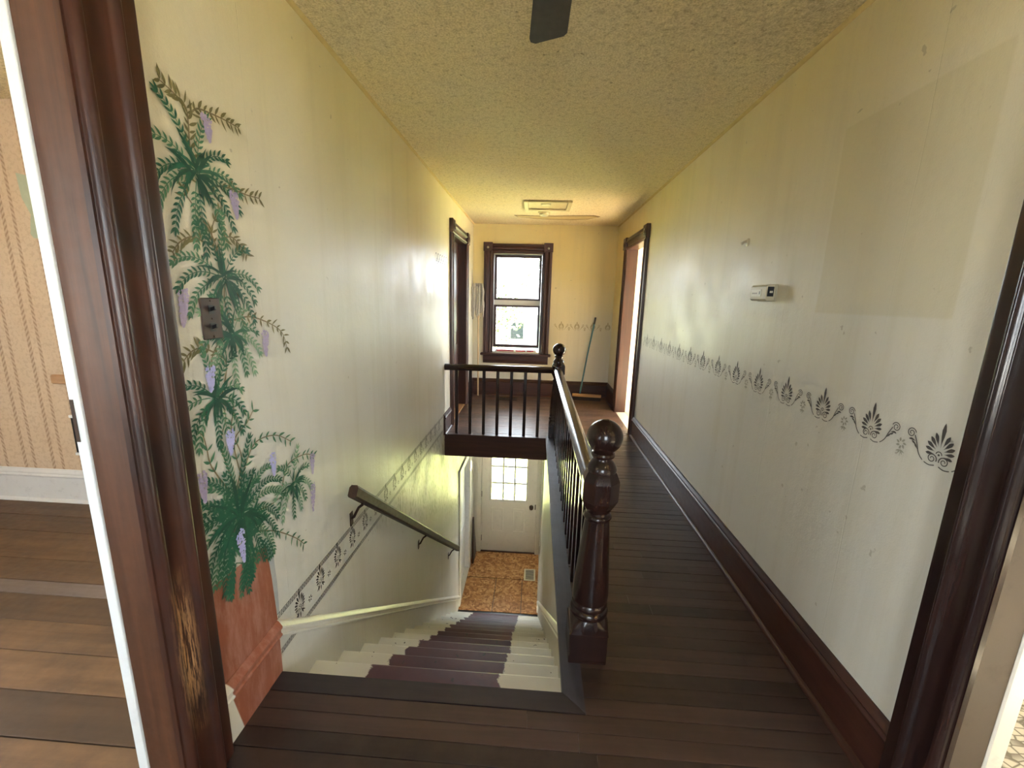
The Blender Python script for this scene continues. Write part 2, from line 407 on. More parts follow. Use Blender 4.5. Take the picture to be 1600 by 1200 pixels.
def wall_mesh(a0, a1, z0, z1, holes, t0, t1, axis):
    """wall running along axis ('x' or 'y') from a0 to a1, thickness t0..t1, rectangular holes (a0,a1,z0,z1)"""
    b = B()
    ca = sorted({a0, a1, *[q for h in holes for q in h[:2] if a0 < q < a1]}); cz = sorted({z0, z1, *[q for h in holes for q in h[2:] if z0 < q < z1]})
    inside = lambda a, z: any(h[0] < a < h[1] and h[2] < z < h[3] for h in holes)
    def solid(i, j): return 0 <= i < len(ca)-1 and 0 <= j < len(cz)-1 and not inside((ca[i]+ca[i+1])/2, (cz[j]+cz[j+1])/2)
    P = (lambda a, t, z: (t, a, z)) if axis == 'y' else (lambda a, t, z: (a, t, z))
    for i in range(len(ca)-1):
        for j in range(len(cz)-1):
            if not solid(i, j): continue
            A0, A1, Z0, Z1 = ca[i], ca[i+1], cz[j], cz[j+1]
            b.add([P(A0, t0, Z0), P(A1, t0, Z0), P(A1, t0, Z1), P(A0, t0, Z1)], [(0, 1, 2, 3)])
            b.add([P(A0, t1, Z0), P(A1, t1, Z0), P(A1, t1, Z1), P(A0, t1, Z1)], [(0, 1, 2, 3)])
            for (di, dj, q) in ((-1, 0, (A0, Z0, A0, Z1)), (1, 0, (A1, Z0, A1, Z1)), (0, -1, (A0, Z0, A1, Z0)), (0, 1, (A0, Z1, A1, Z1))):
                if not solid(i+di, j+dj):
                    b.add([P(q[0], t0, q[1]), P(q[2], t0, q[3]), P(q[2], t1, q[3]), P(q[0], t1, q[1])], [(0, 1, 2, 3)])
    return b
def weld(o):
    bm = bmesh.new(); bm.from_mesh(o.data); bmesh.ops.remove_doubles(bm, verts=bm.verts[:], dist=1e-5); bmesh.ops.recalc_face_normals(bm, faces=bm.faces[:]); bm.to_mesh(o.data); bm.free(); return o

# ------------------------------------------------------------------ walls
YB = -1.7; T = .12
L_NEAR = (-.10, .855, 0., 2.06); L_FAR = (4.57, 5.42, 0., 2.09); L_LOW = (5.07, 5.86, LOW, -.86)
R_NEAR = (-.10, .910, 0., 2.06); R_FAR = (4.50, 5.36, 0., 2.06)
grow = lambda h, g=.0185: (h[0]-g, h[1]+g, h[2], h[3]+g)
struct(weld(wall_mesh(YB, YL+.15, LOW-.05, H, [grow(L_NEAR), grow(L_FAR), grow(L_LOW, .014)], XL-T, XL, 'y').build('wall_left', 'wall_l')), 'stained cream plaster wall running down the left side of the stairs', 'wall')
struct(weld(wall_mesh(YB, YF+.1, -.02, H, [grow(R_NEAR), grow(R_FAR)], XR, XR+T, 'y').build('wall_right', 'wall_r')), 'stained off-white wall along the right of the walkway', 'wall')
WIN = (-.655, .085, .66, 2.075)
struct(weld(wall_mesh(XL, XR, -.24, H, [WIN], YF, YF+.20, 'x').build('wall_far', 'wall_f')), 'yellowed end wall around the upstairs window', 'wall')
ENT = (-.80, .128, LOW, -.74)
struct(weld(wall_mesh(XL, .75, LOW-.05, -.243, [ENT], YL, YL+.15, 'x').build('wall_entry', 'wall')), 'cream wall around the white entry door downstairs', 'wall')
struct(bx('wall_stair_right', 'wall', XW, XW+.1, YN-.02, 5.0, LOW-.05, -.03), 'cream wall on the right side of the stairs below the walkway', 'wall')
struct(bx('wall_entry_right', 'wall', XW+.02, XW+.12, 5.0, YL, LOW-.05, -.243), 'cream side wall beside the downstairs entry', 'wall')
struct(bx('wall_stair_end', 'plaster', XL, XW, YN-.20, YN-.08, LOW-.05, -.04), 'plaster wall closing the space under the landing', 'wall')
struct(weld(wall_mesh(XL-T, XR+T, 0, H, [(-.35, .50, .8, 2.0)], YB-.15, YB, 'x').build('wall_back', 'wall')), 'yellowed wall at the near end of the hall', 'wall')  # opening added behind the viewer to bring in fill light
b = B().box(-4.4, 4.4, YB-.15, YF+.2, H, H+.12)
ceil = struct(b.build('ceiling', 'ceiling'), 'stippled yellow-brown stained ceiling', 'ceiling')

# side rooms (their unseen windows are added to bring in daylight)
LX = -4.2; LRY = 2.427
struct(bx('wall_left_room_far', 'wallpaper', LX, XL-T, LRY, LRY+.12, 0, H), 'beige striped peeling wallpaper wall in the room at the left', 'wall')
struct(weld(wall_mesh(YB, LRY, 0, H, [(-.4, 1.3, .6, 2.1)], LX-.12, LX, 'y').build('wall_left_room_side', 'wallpaper')), 'wallpapered outer wall with an added window in the left room', 'wall')
struct(weld(wall_mesh(LX, XL-T, 0, H, [(-3.2, -2.4, .7, 2.0)], YB-.15, YB, 'x').build('wall_left_room_near', 'wallpaper')), 'wallpapered near wall of the left room', 'wall')
RX = 4.1
struct(weld(wall_mesh(YB, 2.6, 0, H, [(-.8, -.1, .6, 2.0), (1.0, 1.8, .6, 2.0)], RX, RX+.12, 'y').build('wall_right_room_side', 'cream')), 'cream outer wall with added windows in the right room', 'wall')
struct(bx('wall_right_room_far', 'cream', XR+T, RX, 2.6, 2.72, 0, H), 'cream far wall of the right room', 'wall')
struct(weld(wall_mesh(XR+T, RX, 0, H, [], YB-.15, YB, 'x').build('wall_right_room_near', 'cream')), 'cream near wall of the right room', 'wall')
struct(weld(wall_mesh(2.72, YF+.1, 0, H, [(3.3, 5.9, .5, 1.75)], RX-.9, RX-.78, 'y').build('wall_bedroom_side', 'cream')), 'cream outer wall with an added window in the room behind the right doorway', 'wall')
struct(weld(wall_mesh(XR+T, RX-.9, 0, H, [(1.7, 2.7, .6, 2.1)], YF, YF+.2, 'x').build('wall_bedroom_far', 'cream')), 'cream far wall of the room behind the right doorway', 'wall')
struct(bx('floor_right_room', 'vinyl', XR+.0, RX, YB, 2.6, -.03, -.001), 'cream woven-pattern vinyl floor in the near right room', 'floor')
struct(bx('floor_bedroom', 'pale_floor', XR+.0, RX-.9, 2.72, YF, -.03, -.001), 'floor of the room behind the right doorway, made pale to bounce daylight', 'floor')

portal((-.285, YF+.19, 1.37), (0, -1, 0), .74, 1.41)
portal((-.34, YL+.14, -1.42), (0, -1, 0), .62, .92)
portal((LX-.11, .45, 1.35), (1, 0, 0), 1.7, 1.5)
portal((-2.8, YB-.14, 1.35), (0, 1, 0), .8, 1.3)
portal((RX+.11, -.45, 1.3), (-1, 0, 0), .7, 1.4); portal((RX+.11, 1.4, 1.3), (-1, 0, 0), .8, 1.4)
portal((RX-.79, 4.6, 1.125), (-1, 0, 0), 2.6, 1.25); portal((2.2, YF+.19, 1.35), (0, -1, 0), 1.0, 1.5)

portal((.075, YB-.14, 1.4), (0, 1, 0), .85, 1.2)

# ------------------------------------------------------------------ floors with single boards
unit = None
def plank(parent, mat, x0, x1, y0, y1, ztop, th=.02, name='plank'):
    global unit
    key = 'plank_'+mat
    me = bpy.data.meshes.get(key)
    if me is None:
        b_ = B().box(-.5, .5, -.5, .5, -1, 0); me = bpy.data.meshes.new(key)
        # shallow chamfer along the long upper edges
        e = .004
        me.from_pydata([(-.5, -.5, -1), (.5, -.5, -1), (.5, .5, -1), (-.5, .5, -1), (-.5, -.5, -.012), (.5, -.5, -.012), (.5, .5, -.012), (-.5, .5, -.012),
                        (-.5, -.5+e, 0), (.5, -.5+e, 0), (.5, .5-e, 0), (-.5, .5-e, 0)], [],
                       [(3, 2, 1, 0), (0, 1, 5, 4), (1, 2, 6, 5), (2, 3, 7, 6), (3, 0, 4, 7), (4, 5, 9, 8), (5, 6, 10, 9), (6, 7, 11, 10), (7, 4, 8, 11), (8, 9, 10, 11)])
        me.materials.append(M[mat])
    o = bpy.data.objects.new(name, me); C.objects.link(o); o.parent = parent
    o.location = ((x0+x1)/2, (y0+y1)/2, ztop+random.uniform(-.0012, .0008)); o.scale = (x1-x0, y1-y0, th)
    return o
b = B().box(XL-.02, XR, YB, YN-.03, -.04, -.019).box(XG+.01, XR, YN-.03, YD, -.04, -.019).box(XL, XR, YD+.02, YF, -.24, -.019).box(XW+.1, XR, YN-.03, YD+.02, -.24, -.04)
fl = struct(b.build('floor', 'plank'), 'dark worn floorboards of the upstairs landing and walkway', 'floor')
ORG['floor'] = Vector((0, 0, 0))
PW = .0635; GAP = .0028
y = YN-.075
rows = []
while y > YB: rows.append((y-PW, y, 'near')); y -= PW
y = YN-.075
while y < YF: rows.append((y, y+PW, 'far')); y += PW
for y0, y1, kind in rows:
    y1 = min(y1, YF)-GAP
    if y1 < -.4 or y1-y0 < .01: continue
    if kind == 'near': x0 = XL
    elif y1 < YD+.06: x0 = XG+.079
    else: x0 = XL
    cuts = [x0]
    if x0 == XL and random.random() < .6: cuts.append(random.uniform(-.1, .7))
    elif random.random() < .3: cuts.append(random.uniform(.5, .95))
    cuts.append(XR)
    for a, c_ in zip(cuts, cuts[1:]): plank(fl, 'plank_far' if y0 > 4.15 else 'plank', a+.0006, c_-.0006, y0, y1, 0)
lf = struct(bx('floor_left_room', 'plank_left', LX, XL-.03, YB, LRY, -.04, -.0215), 'worn brown wide floorboards of the room at the left', 'floor')
yb = [LRY, 2.235, 2.07, 1.83, 1.672, 1.587, 1.437, 1.292, 1.137, .986, .84, .69, .54, .39, .24]
for i, (y1, y0) in enumerate(zip(yb, yb[1:])):
    plank(lf, 'plank_grey' if i == 4 else 'plank_left', LX, XL-.001 if y1 < .9 else XL-.02, y0+.002, y1-.002, 0)
plank(lf, 'plank_left', LX, XL-.001, YB, .238, 0)
# doorway sill on the left
# near nosing and mitred side trim
def poly_slab(pts, z0, z1, name, mat, parent=None, smooth=False):
    k = len(pts); b_ = B()
    b_.add([(*p, z0) for p in pts]+[(*p, z1) for p in pts], [tuple(range(k))[::-1], tuple(range(k, 2*k))]+[(i, (i+1) % k, k+(i+1) % k, k+i) for i in range(k)])
    return b_.build(name, mat, parent, smooth=smooth)
poly_slab([(XL, YN), (XL, YN-.074), (XG+.079, YN-.074), (XG, YN)], -.030, .0015, 'nosing_board', 'nosing', fl)
poly_slab([(XG, YN), (XG+.079, YN-.074), (XG+.079, YD+.06), (XG, YD+.06)], -.030, .004, 'side_trim_board', 'trim_blue', fl)
bx('fascia_board', 'dark_x', XL, XG+.02, YD, YD+.025, -.243, -.002, .002, fl)
bx('edge_nosing', 'dark_x', XL, XG, YD-.012, YD+.06, -.004, .004, .002, fl)
# lower floor
lo = struct(bx('floor_lower', 'black', XL-.2, .75, 4.9, YL+.16, LOW-.05, LOW-.012), 'orange-brown strand board floor of the downstairs entry', 'floor')
for (x0, x1, y0, y1) in ((XL, -.46, 4.96, 5.645), (-.456, -.062, 4.96, 5.65), (-.058, XW+.02, 4.96, 5.655), (XL, XW+.02, 5.66, YL)):
    bx('floor_panel', 'osb', x0+.002, x1-.002, y0+.002, y1-.002, LOW-.012, LOW, .0015, lo)
bx('white_sill', 'white', XL-T, XL+.012, 5.07, 5.86, LOW, LOW+.012, .002, lo)

# ------------------------------------------------------------------ trim profiles
def dens(pts, k=4):
    out = []
    for i in range(len(pts)-1):
        p0, p1, p2, p3 = pts[max(i-1, 0)], pts[i], pts[i+1], pts[min(i+2, len(pts)-1)]
        for j in range(k):
            t = j/k
            out.append(tuple(.5*((2*p1[q])+(-p0[q]+p2[q])*t+(2*p0[q]-5*p1[q]+4*p2[q]-p3[q])*t*t+(-p0[q]+3*p1[q]-3*p2[q]+p3[q])*t**3) for q in (0, 1)))
    return out+[pts[-1]]
CAS = [(0, 0), (0, .013), (.04, .013), (.06, .020), (.12, .029), (.19, .028), (.24, .019), (.27, .015), (.34, .0145), (.46, .017), (.55, .021), (.59, .023), (.62, .030), (.67, .036), (.72, .034), (.75, .028), (.78, .027), (.97, .027), (1, .024), (1, 0)]
def casing_prof(wd, th=1.): 
    a = dens(CAS[1:-1], 3); return [(0, 0)]+[(p*wd, max(q, .005)*th) for p, q in a]+[(wd, 0)]
def base_prof(h, t=.018, cap=.055):            # (out, up)
    top = [(t, h-cap), (t+.004, h-cap+.004), (t+.009, h-cap+.012), (t+.006, h-cap+.020), (t+.001, h-cap+.024), (t+.003, h-cap+.030), (t-.002, h-cap+.040), (t-.008, h-cap+.046), (.006, h)]
    return [(0, 0), (t, 0)]+top+[(0, h)]
CW = .125
def doorcase(name, label, side, y0, y1, zt, mats, cw=CW, blocks=True, head=True, jamb_depth=T, jambmat=None):
    """side -1: on wall_left facing +x ; +1: on wall_right facing -x ; opening y0..y1"""
    X = XL if side < 0 else XR; o = 1 if side < 0 else -1
    e = struct(empty(name, (X, y0, 0)), label, 'door frame')
    jm = jambmat or mats
    for (yy, d) in ((y0, -1), (y1, 1)):
        top = zt
        B().prism(casing_prof(cw), (X, yy-d*.006, 0), (X, yy-d*.006, top), (0, d, 0), (o, 0, 0)).build('casing_leg', mats, e, smooth=35)
        if blocks:
            ya, yb_ = sorted((yy-d*.012, yy+d*(cw+.002)))
            xa, xb = sorted((X, X+o*.042))
            bl = B().box(xa, xb, ya, yb_, zt, zt+cw+.012, .004).build('corner_block', mats, e)
            cy_, cz_ = (ya+yb_)/2, zt+cw/2
            B().lathe([(.001, 0), (.040, 0), (.042, .004), (.034, .008), (.026, .004), (.012, .010), (.001, .012)] if o > 0 else [(.001, 0), (.040, 0), (.042, -.004), (.034, -.008), (.026, -.004), (.012, -.010), (.001, -.012)], (X+o*.042, cy_, cz_), 20, 'x').build('rosette', mats, bl, smooth=True)
    if head:
        mt = mats.replace('_z', '_y')
        B().prism(casing_prof(cw), (X, y0+.01, zt), (X, y1-.01, zt), (0, 0, 1), (o, 0, 0)).build('casing_head', mt, e, smooth=35)
    x0, x1 = sorted((X+o*.006, X-o*jamb_depth))
    for (a, b_) in ((y0-.018, y0), (y1, y1+.018)):
        bx('jamb', jm, x0, x1, a, b_, 0, zt, .0015, e)
    bx('jamb_head', jm, x0, x1, y0, y1, zt-.002, zt+.018, .0015, e)
    return e
e = doorcase('trim_1', 'dark casing of the narrow doorway at the far end of the left wall', -1, *L_FAR[:2], L_FAR[3]-.01, 'dark_z')
e = doorcase('trim_2', 'dark casing of the open doorway at the far end of the right wall', 1, *R_FAR[:2], R_FAR[3]-.01, 'dark_z')
for yy, d in ((R_FAR[0], -1), (R_FAR[1], 1)):
    a, b_ = sorted((yy, yy+d*.11)); bx('room_side_casing', 'white', XR+T-.002, XR+T+.022, a, b_, 0, R_FAR[3]+.1, .003, e)
# near left doorway
e = struct(empty('trim_3', (XL, .855, 0)), 'worn red-brown fluted casing and jamb of the near left doorway', 'door frame')
B().prism(casing_prof(.15, 1.05), (XL, .849, 0), (XL, .849, 2.16), (0, 1, 0), (1, 0, 0)).build('casing_leg', 'casing_worn', e, smooth=35)
bx('jamb', 'jamb', XL-.095, XL+.012, .855, .873, 0, 2.06, .0015, e)
bx('jamb_edge', 'white_jamb', XL-.121, XL-.095, .850, .873, 0, 2.06, .0015, e)
B().prism(casing_prof(.15, 1.05), (XL, -.094, 0), (XL, -.094, 2.16), (0, -1, 0), (1, 0, 0)).build('casing_leg', 'casing_worn', e, smooth=35)
bx('jamb', 'jamb', XL-T, XL+.012, -.118, -.10, 0, 2.06, .0015, e)
B().prism(casing_prof(.15, 1.05), (XL, -.1, 2.06), (XL, .855, 2.06), (0, 0, 1), (1, 0, 0)).build('casing_head', 'dark_y', e, smooth=35)
bx('strike_plate', 'iron', XL-.118, XL-.110, .8485, .8505, 1.07, 1.17, 0, e)
# near right doorway
e = struct(empty('trim_4', (XR, .91, 0)), 'very dark casing of the near right doorway with a tan bare jamb', 'door frame')
B().prism(casing_prof(.14, 1.0), (XR, .906, 0), (XR, .906, 2.16), (0, 1, 0), (-1, 0, 0)).build('casing_leg', 'black_z', e, smooth=35)
bx('jamb', 'tan_plaster', XR-.012, XR+.082, .910, .928, 0, 2.06, .0015, e)
bx('jamb_edge', 'white', XR+.082, XR+T+.006, .906, .928, 0, 2.06, .004, e)
B().prism(casing_prof(.14, 1.0), (XR, -.094, 0), (XR, -.094, 2.16), (0, -1, 0), (-1, 0, 0)).build('casing_leg', 'black_z', e, smooth=35)
bx('jamb', 'tan_plaster', XR-.012, XR+T, -.118, -.10, 0, 2.06, .0015, e)
B().prism(casing_prof(.14, 1.0), (XR, -.1, 2.06), (XR, .91, 2.06), (0, 0, 1), (-1, 0, 0)).build('casing_head', 'black_y', e, smooth=35)
# far left door leaf (closed, dark)
e = struct(empty('door_1', (XL-T, 4.57, 0)), 'dark closed door set deep in the far left doorway', 'door')
bx('door_leaf', 'dark_z', XL-T-.002, XL-T+.036, 4.572, 5.418, .012, 2.078, .002, e)
for (a, b_, z0, z1) in ((4.66, 4.96, .15, .85), (5.03, 5.33, .15, .85), (4.66, 4.96, 1.0, 1.95), (5.03, 5.33, 1.0, 1.95)):
    bx('panel', 'dark_z', XL-T+.030, XL-T+.042, a, b_, z0, z1, .006, e)
bx('threshold', 'pale_wood', XL-T+.03, XL+.004, 4.572, 5.418, 0, .012, .003, e)

# baseboards
def baseboard(name, label, p0, p1, out, h, mat, shoe=True):
    e_ = struct(empty(name, p0), label, 'baseboard')
    B().prism(base_prof(h), p0, p1, out, (0, 0, 1)).build('board', mat, e_, smooth=35)
    if shoe: B().prism([(.018, 0), (.036, 0), (.035, .008), (.029, .015), (.018, .019)], p0, p1, out, (0, 0, 1)).build('shoe_moulding', mat, e_, smooth=35)
    return e_
baseboard('baseboard_right', 'tall dark baseboard along the right side of the walkway', (XR, 1.046, 0), (XR, R_FAR[0]-CW-.003, 0), (-1, 0, 0), .222, 'dark_y')
baseboard('baseboard_right_end', 'short dark baseboard between the right doorway and the end wall', (XR, R_FAR[1]+CW+.003, 0), (XR, YF-.036, 0), (-1, 0, 0), .25, 'dark_y')
baseboard('baseboard_far', 'dark baseboard below the upstairs window', (XL, YF, 0), (XR, YF, 0), (0, -1, 0), .25, 'dark_x')
baseboard('baseboard_left_end', 'short dark baseboard between the left doorway and the end wall', (XL, L_FAR[1]+CW+.003, 0), (XL, YF-.036, 0), (1, 0, 0), .25, 'dark_y')
baseboard('baseboard_left', 'short dark baseboard stub beside the far railing', (XL, 4.125, -.0), (XL, L_FAR[0]-CW-.003, 0), (1, 0, 0), .225, 'dark_y')
e = struct(empty('baseboard_near', (XL, 1.0, 0)), 'low baseboard by the near doorway painted terracotta and white', 'baseboard')
bp = [(0, 0), (.006, 0), (.006, .150), (.012, .153), (.019, .160), (.019, .166), (.014, .170), (.014, .186), (.021, .190), (.022, .198), (.017, .206), (.010, .216), (.004, .221), (0, .221)]
B().prism(bp, (XL, .998, 0), (XL, YN+.004, 0), (1, 0, 0), (0, 0, 1)).build('board', 'terra_base', e, smooth=35)
baseboard('baseboard_left_room', 'grey-white baseboard under the striped wallpaper', (LX, LRY, 0), (XL-T, LRY, 0), (0, -1, 0), .226, 'white_cool')
# moulding running down the stairs
SL = RISE/RUN*1.0
def stair_mould(name, label, X, o, y0, y1, zt):
    pr = [(a, b_-.221) for a, b_ in bp[2:]]
    pr = [(0, pr[0][1])]+pr
    z1 = zt-(y1-y0)*SL
    e_ = B().prism(pr, (X, y0, zt), (X, y1, z1), (o, 0, 0), (0, 0, 1.0)).build(name, 'white', origin=(X, y0, zt), smooth=35)
    return struct(e_, label, 'moulding')
stair_mould('trim_5', 'white ridged moulding sloping down the left stair wall', XL, 1, YN+.004, 5.0, .221)
stair_mould('trim_6', 'white ridged moulding sloping down the right stair wall', XW, -1, YN+.37, 4.975, .221-.366*SL)

for i, (X, o, nm) in enumerate(((XL, 1, 'left'), (XR, -1, 'right'))):
    struct(B().prism([(0, 0), (.014, 0), (.012, -.006), (.006, -.012), (0, -.014)], (X, YB, H), (X, YF, H), (o, 0, 0), (0, 0, 1)).build('trim_%d' % (8+i), 'flake', origin=(X, 0, H), smooth=40), 'thin yellowed bead where the ceiling meets the %s wall' % nm, 'moulding')
# ------------------------------------------------------------------ window at the end of the hall
def window(name, label):
    e_ = struct(empty(name, (-.285, YF, .6)), label, 'window')
    x0, x1, z0, z1 = WIN
    cw = .115
    for xx, d in ((x0, -1), (x1, 1)):
        B().prism(casing_prof(cw), (xx-d*.004, YF, z0-.02), (xx-d*.004, YF, z1), (d, 0, 0), (0, -1, 0)).build('casing_leg', 'dark_z', e_, smooth=35)
        a, b_ = sorted((xx-d*.010, xx+d*(cw+.004)))
        bl = bx('corner_block', 'dark_z', a, b_, YF-.042, YF, z1, z1+cw+.006, .004, e_)
        B().lathe([(.001, 0), (.012, 0), (.016, -.006), (.012, -.014), (.001, -.017)], ((a+b_)/2, YF-.042, z1+cw*.42), 14, 'y').build('rosette', 'hook', bl, smooth=True)
    B().prism(casing_prof(cw-.01), (x0+.01, YF, z1), (x1-.01, YF, z1), (0, 0, 1), (0, -1, 0)).build('casing_head', 'dark_x', e_, smooth=35)
    bx('stool', 'dark_x', x0-.145, x1+.145, YF-.075, YF+.10, z0-.055, z0-.020, .008, e_)
    B().prism([(0, 0), (.016, .01), (.020, .05), (.020, .12), (0, .12)], (x0-.11, YF, z0-.176), (x1+.11, YF, z0-.176), (0, -1, 0), (0, 0, 1)).build('apron', 'dark_x', e_)
    for a, b_ in ((x0-.001, x0+.028), (x1-.028, x1+.001)): bx('jamb', 'dark_z', a, b_, YF-.002, YF+.2, z0-.02, z1, .002, e_)
    bx('jamb_head', 'dark_x', x0, x1, YF-.002, YF+.2, z1-.028, z1+.001, .002, e_)
    def sash(nm, xa, xb, za, zb, ya, yb_, st, bot, top):
        s_ = bx(nm, 'dark_z', xa, xa+st, ya, yb_, za, zb, .003, e_)
        bx('stile', 'dark_z', xb-st, xb, ya, yb_, za, zb, .003, s_)
        bx('rail', 'dark_x', xa+st, xb-st, ya, yb_, za, za+bot, .003, s_)
        bx('rail', 'dark_x', xa+st, xb-st, ya, yb_, zb-top, zb, .003, s_)
        bx('pane', 'glass', xa+st-.004, xb-st+.004, (ya+yb_)/2-.002, (ya+yb_)/2+.002, za+bot-.004, zb-top+.004, 0, s_)
    a, c_ = x0+.030, x1-.030
    sash('upper_sash', a, c_, 1.40, 2.045, YF+.115, YF+.150, .034, .035, .040)
    sash('lower_sash', a, c_, .715, 1.335, YF+.070, YF+.105, .036, .045, .030)
    for zz in (1.335, ): bx('meeting_strip', 'white_cool', a, c_, YF+.108, YF+.116, 1.33, 1.405, 0, e_)
    return e_
window('window_1', 'tall dark-framed sash window at the end of the upstairs hall')
# unseen windows added to let daylight into the side rooms and hall
def added_window(name, label, axis, t, a0, a1, z0, z1):
    e_ = struct(empty(name, (t, (a0+a1)/2, z0) if axis == 'y' else ((a0+a1)/2, t, z0)), label, 'window')
    P = (lambda a, b_, c_, d_, u0, u1: (u0, u1, a, b_, c_, d_)) if axis == 'y' else (lambda a, b_, c_, d_, u0, u1: (a, b_, u0, u1, c_, d_))
    for q in ((a0, a0+.05, z0, z1), (a1-.05, a1, z0, z1), (a0+.05, a1-.05, z0, z0+.05), (a0+.05, a1-.05, z1-.05, z1), (a0+.05, a1-.05, (z0+z1)/2-.02, (z0+z1)/2+.02)):
        bx('frame_bar', 'white', *P(*q, t-.03, t+.03), .003, e_)
    bx('pane', 'glass', *P(a0+.04, a1-.04, z0+.04, z1-.04, t-.003, t+.003), 0, e_)
added_window('window_added_4', 'added white sash window letting daylight into the left room', 'y', LX-.06, -.4, 1.3, .6, 2.1)
added_window('window_added_5', 'white sash window added in the near wall to light the left room', 'x', YB-.07, -3.2, -2.4, .7, 2.0)  # added to brighten the wallpaper wall opposite
added_window('window_added_6', 'first added white sash window letting daylight into the right room', 'y', RX+.06, -.8, -.1, .6, 2.0)
added_window('window_added_7', 'second added white sash window letting daylight into the right room', 'y', RX+.06, 1.0, 1.8, .6, 2.0)
added_window('window_added_9', 'wide white window added for daylight in the room behind the right doorway', 'y', RX-.84, 3.3, 5.9, .5, 1.75)
added_window('window_added_10', 'white window added for daylight in the far wall behind the right doorway', 'x', YF+.1, 1.7, 2.7, .6, 2.1)

added_window('window_added_11', 'white window added behind the viewer as fill light for the hall', 'x', YB-.07, -.35, .50, .8, 2.0)  # invented fill-light window, out of view

# ------------------------------------------------------------------ entry door downstairs
e = struct(empty('door_2', (-.335, YL, LOW)), 'white panelled entry door with nine small panes at the foot of the stairs', 'door')
x0, x1, zb, zt = -.787, .116, LOW+.012, -.757
ya, yb_ = YL+.018, YL+.060
gx0, gx1, gz0, gz1 = -.640, -.038, -1.845, -.95
d0 = B()
for q in ((x0, gx0, zb, zt), (gx1, x1, zb, zt), (gx0, gx1, zb, gz0), (gx0, gx1, gz1, zt)): d0.box(q[0], q[1], ya, yb_, q[2], q[3])
leaf = d0.build('door_leaf', 'door_white', e)
fr = B()
for q in ((gx0-.018, gx0+.016, gz0-.02, gz1+.02), (gx1-.016, gx1+.018, gz0-.02, gz1+.02), (gx0+.016, gx1-.016, gz0-.02, gz0+.014), (gx0+.016, gx1-.016, gz1-.014, gz1+.02)):
    bx('lite_frame', 'white', q[0], q[1], ya-.012, ya+.006, q[2], q[3], .004, leaf)
for k in (1, 2):
    xm = gx0+.016+(gx1-gx0-.032)*k/3; bx('muntin', 'white_cool', xm-.014, xm+.014, ya-.006, ya+.012, gz0+.01, gz1-.01, .003, leaf)
    zm = gz0+.014+(gz1-gz0-.028)*k/3; bx('muntin', 'white_cool', gx0+.014, gx1-.014, ya-.005, ya+.011, zm-.014, zm+.014, .003, leaf)
for i in range(3):
    for j in range(3):
        wx, wz = (gx1-gx0-.032)/3, (gz1-gz0-.028)/3
        bx('pane', 'glass', gx0+.016+i*wx, gx0+.016+(i+1)*wx, ya+.014, ya+.018, gz0+.014+j*wz, gz0+.014+(j+1)*wz, 0, leaf)
for a, c_ in ((-.625, -.42), (-.27, -.065)):
    pz0, pz1 = -2.42, -1.99
    for q in ((a, a+.022, pz0, pz1), (c_-.022, c_, pz0, pz1), (a+.022, c_-.022, pz0, pz0+.022), (a+.022, c_-.022, pz1-.022, pz1)):
        bx('panel_moulding', 'door_white', q[0], q[1], ya-.008, ya+.002, q[2], q[3], .003, leaf)
    bx('panel', 'door_white', a+.05, c_-.05, ya-.005, ya+.002, pz0+.05, pz1-.05, .004, leaf)
kb = B().lathe([(.001, .004), (.034, .002), (.034, -.006), (.014, -.010), (.012, -.030), (.026, -.040), (.031, -.052), (.026, -.064), (.012, -.070), (.001, -.071)], (.040, ya, -1.945), 18, 'y').build('knob', 'knob', leaf, smooth=True)
bx('latch_plate', 'iron', .098, .112, ya-.003, ya+.02, -1.99, -1.90, 0, leaf)
for zz in (-2.55, -1.75, -.95): bx('hinge', 'iron', x0-.008, x0+.006, ya-.006, ya+.006, zz-.05, zz+.05, 0, leaf)
bx('threshold', 'dark_x', x0-.01, x1+.01, YL-.01, YL+.09, LOW, LOW+.014, .003, e)
for a, c_ in ((ENT[0]-.085, ENT[0]+.004), (ENT[1]-.004, ENT[1]+.06)):
    bx('casing', 'white', a, c_, YL-.016, YL, LOW, -.70, .003, e)
    bx('casing_bead', 'white', a+.02, a+.034, YL-.022, YL-.014, LOW, -.70, .003, e)
for a, c_ in ((ENT[0], x0-.003), (x1+.003, ENT[1])): bx('jamb', 'white', a, c_, YL-.002, YL+.15, LOW, -.745, .001, e)
for a, c_ in ((ENT[0], x0+.014), (x1-.014, ENT[1])): bx('door_stop', 'white', a, c_, YL+.061, YL+.078, LOW+.015, -.758, .001, e)
bx('jamb_head', 'white', ENT[0], ENT[1], YL-.002, YL+.15, -.758, -.74, .001, e)
# door in the left wall downstairs
e = struct(empty('door_3', (XL, 5.07, LOW)), 'grey-white door and white casing in the left wall by the entry', 'door')
bx('door_leaf', 'white_cool', XL-.10, XL-.062, 5.075, 5.855, LOW+.014, -.865, .002, e)
for a, c_ in ((5.15, 5.42), (5.51, 5.78)):
    for z0, z1 in ((-2.65, -1.95), (-1.8, -1.0)): bx('panel', 'white_cool', XL-.066, XL-.056, a, c_, z0, z1, .004, e)
for a, c_ in ((5.0, 5.075), (5.855, 5.95)):
    bx('casing', 'white', XL, XL+.020, a, c_, LOW, -.80, .004, e)
bx('casing_head', 'white', XL, XL+.024, 4.985, 5.965, -.865, -.78, .004, e)
for a, c_ in ((5.057, 5.070), (5.860, 5.873)): bx('jamb', 'white_cool', XL-T, XL+.003, a, c_, LOW, -.86, .001, e)
e = struct(empty('trim_7', (XW, 4.99, LOW)), 'white casing strip at the foot of the right stair wall', 'trim')
bx('casing', 'white', XW-.016, XW+.11, 4.98, 5.02, LOW, -.30, .004, e)
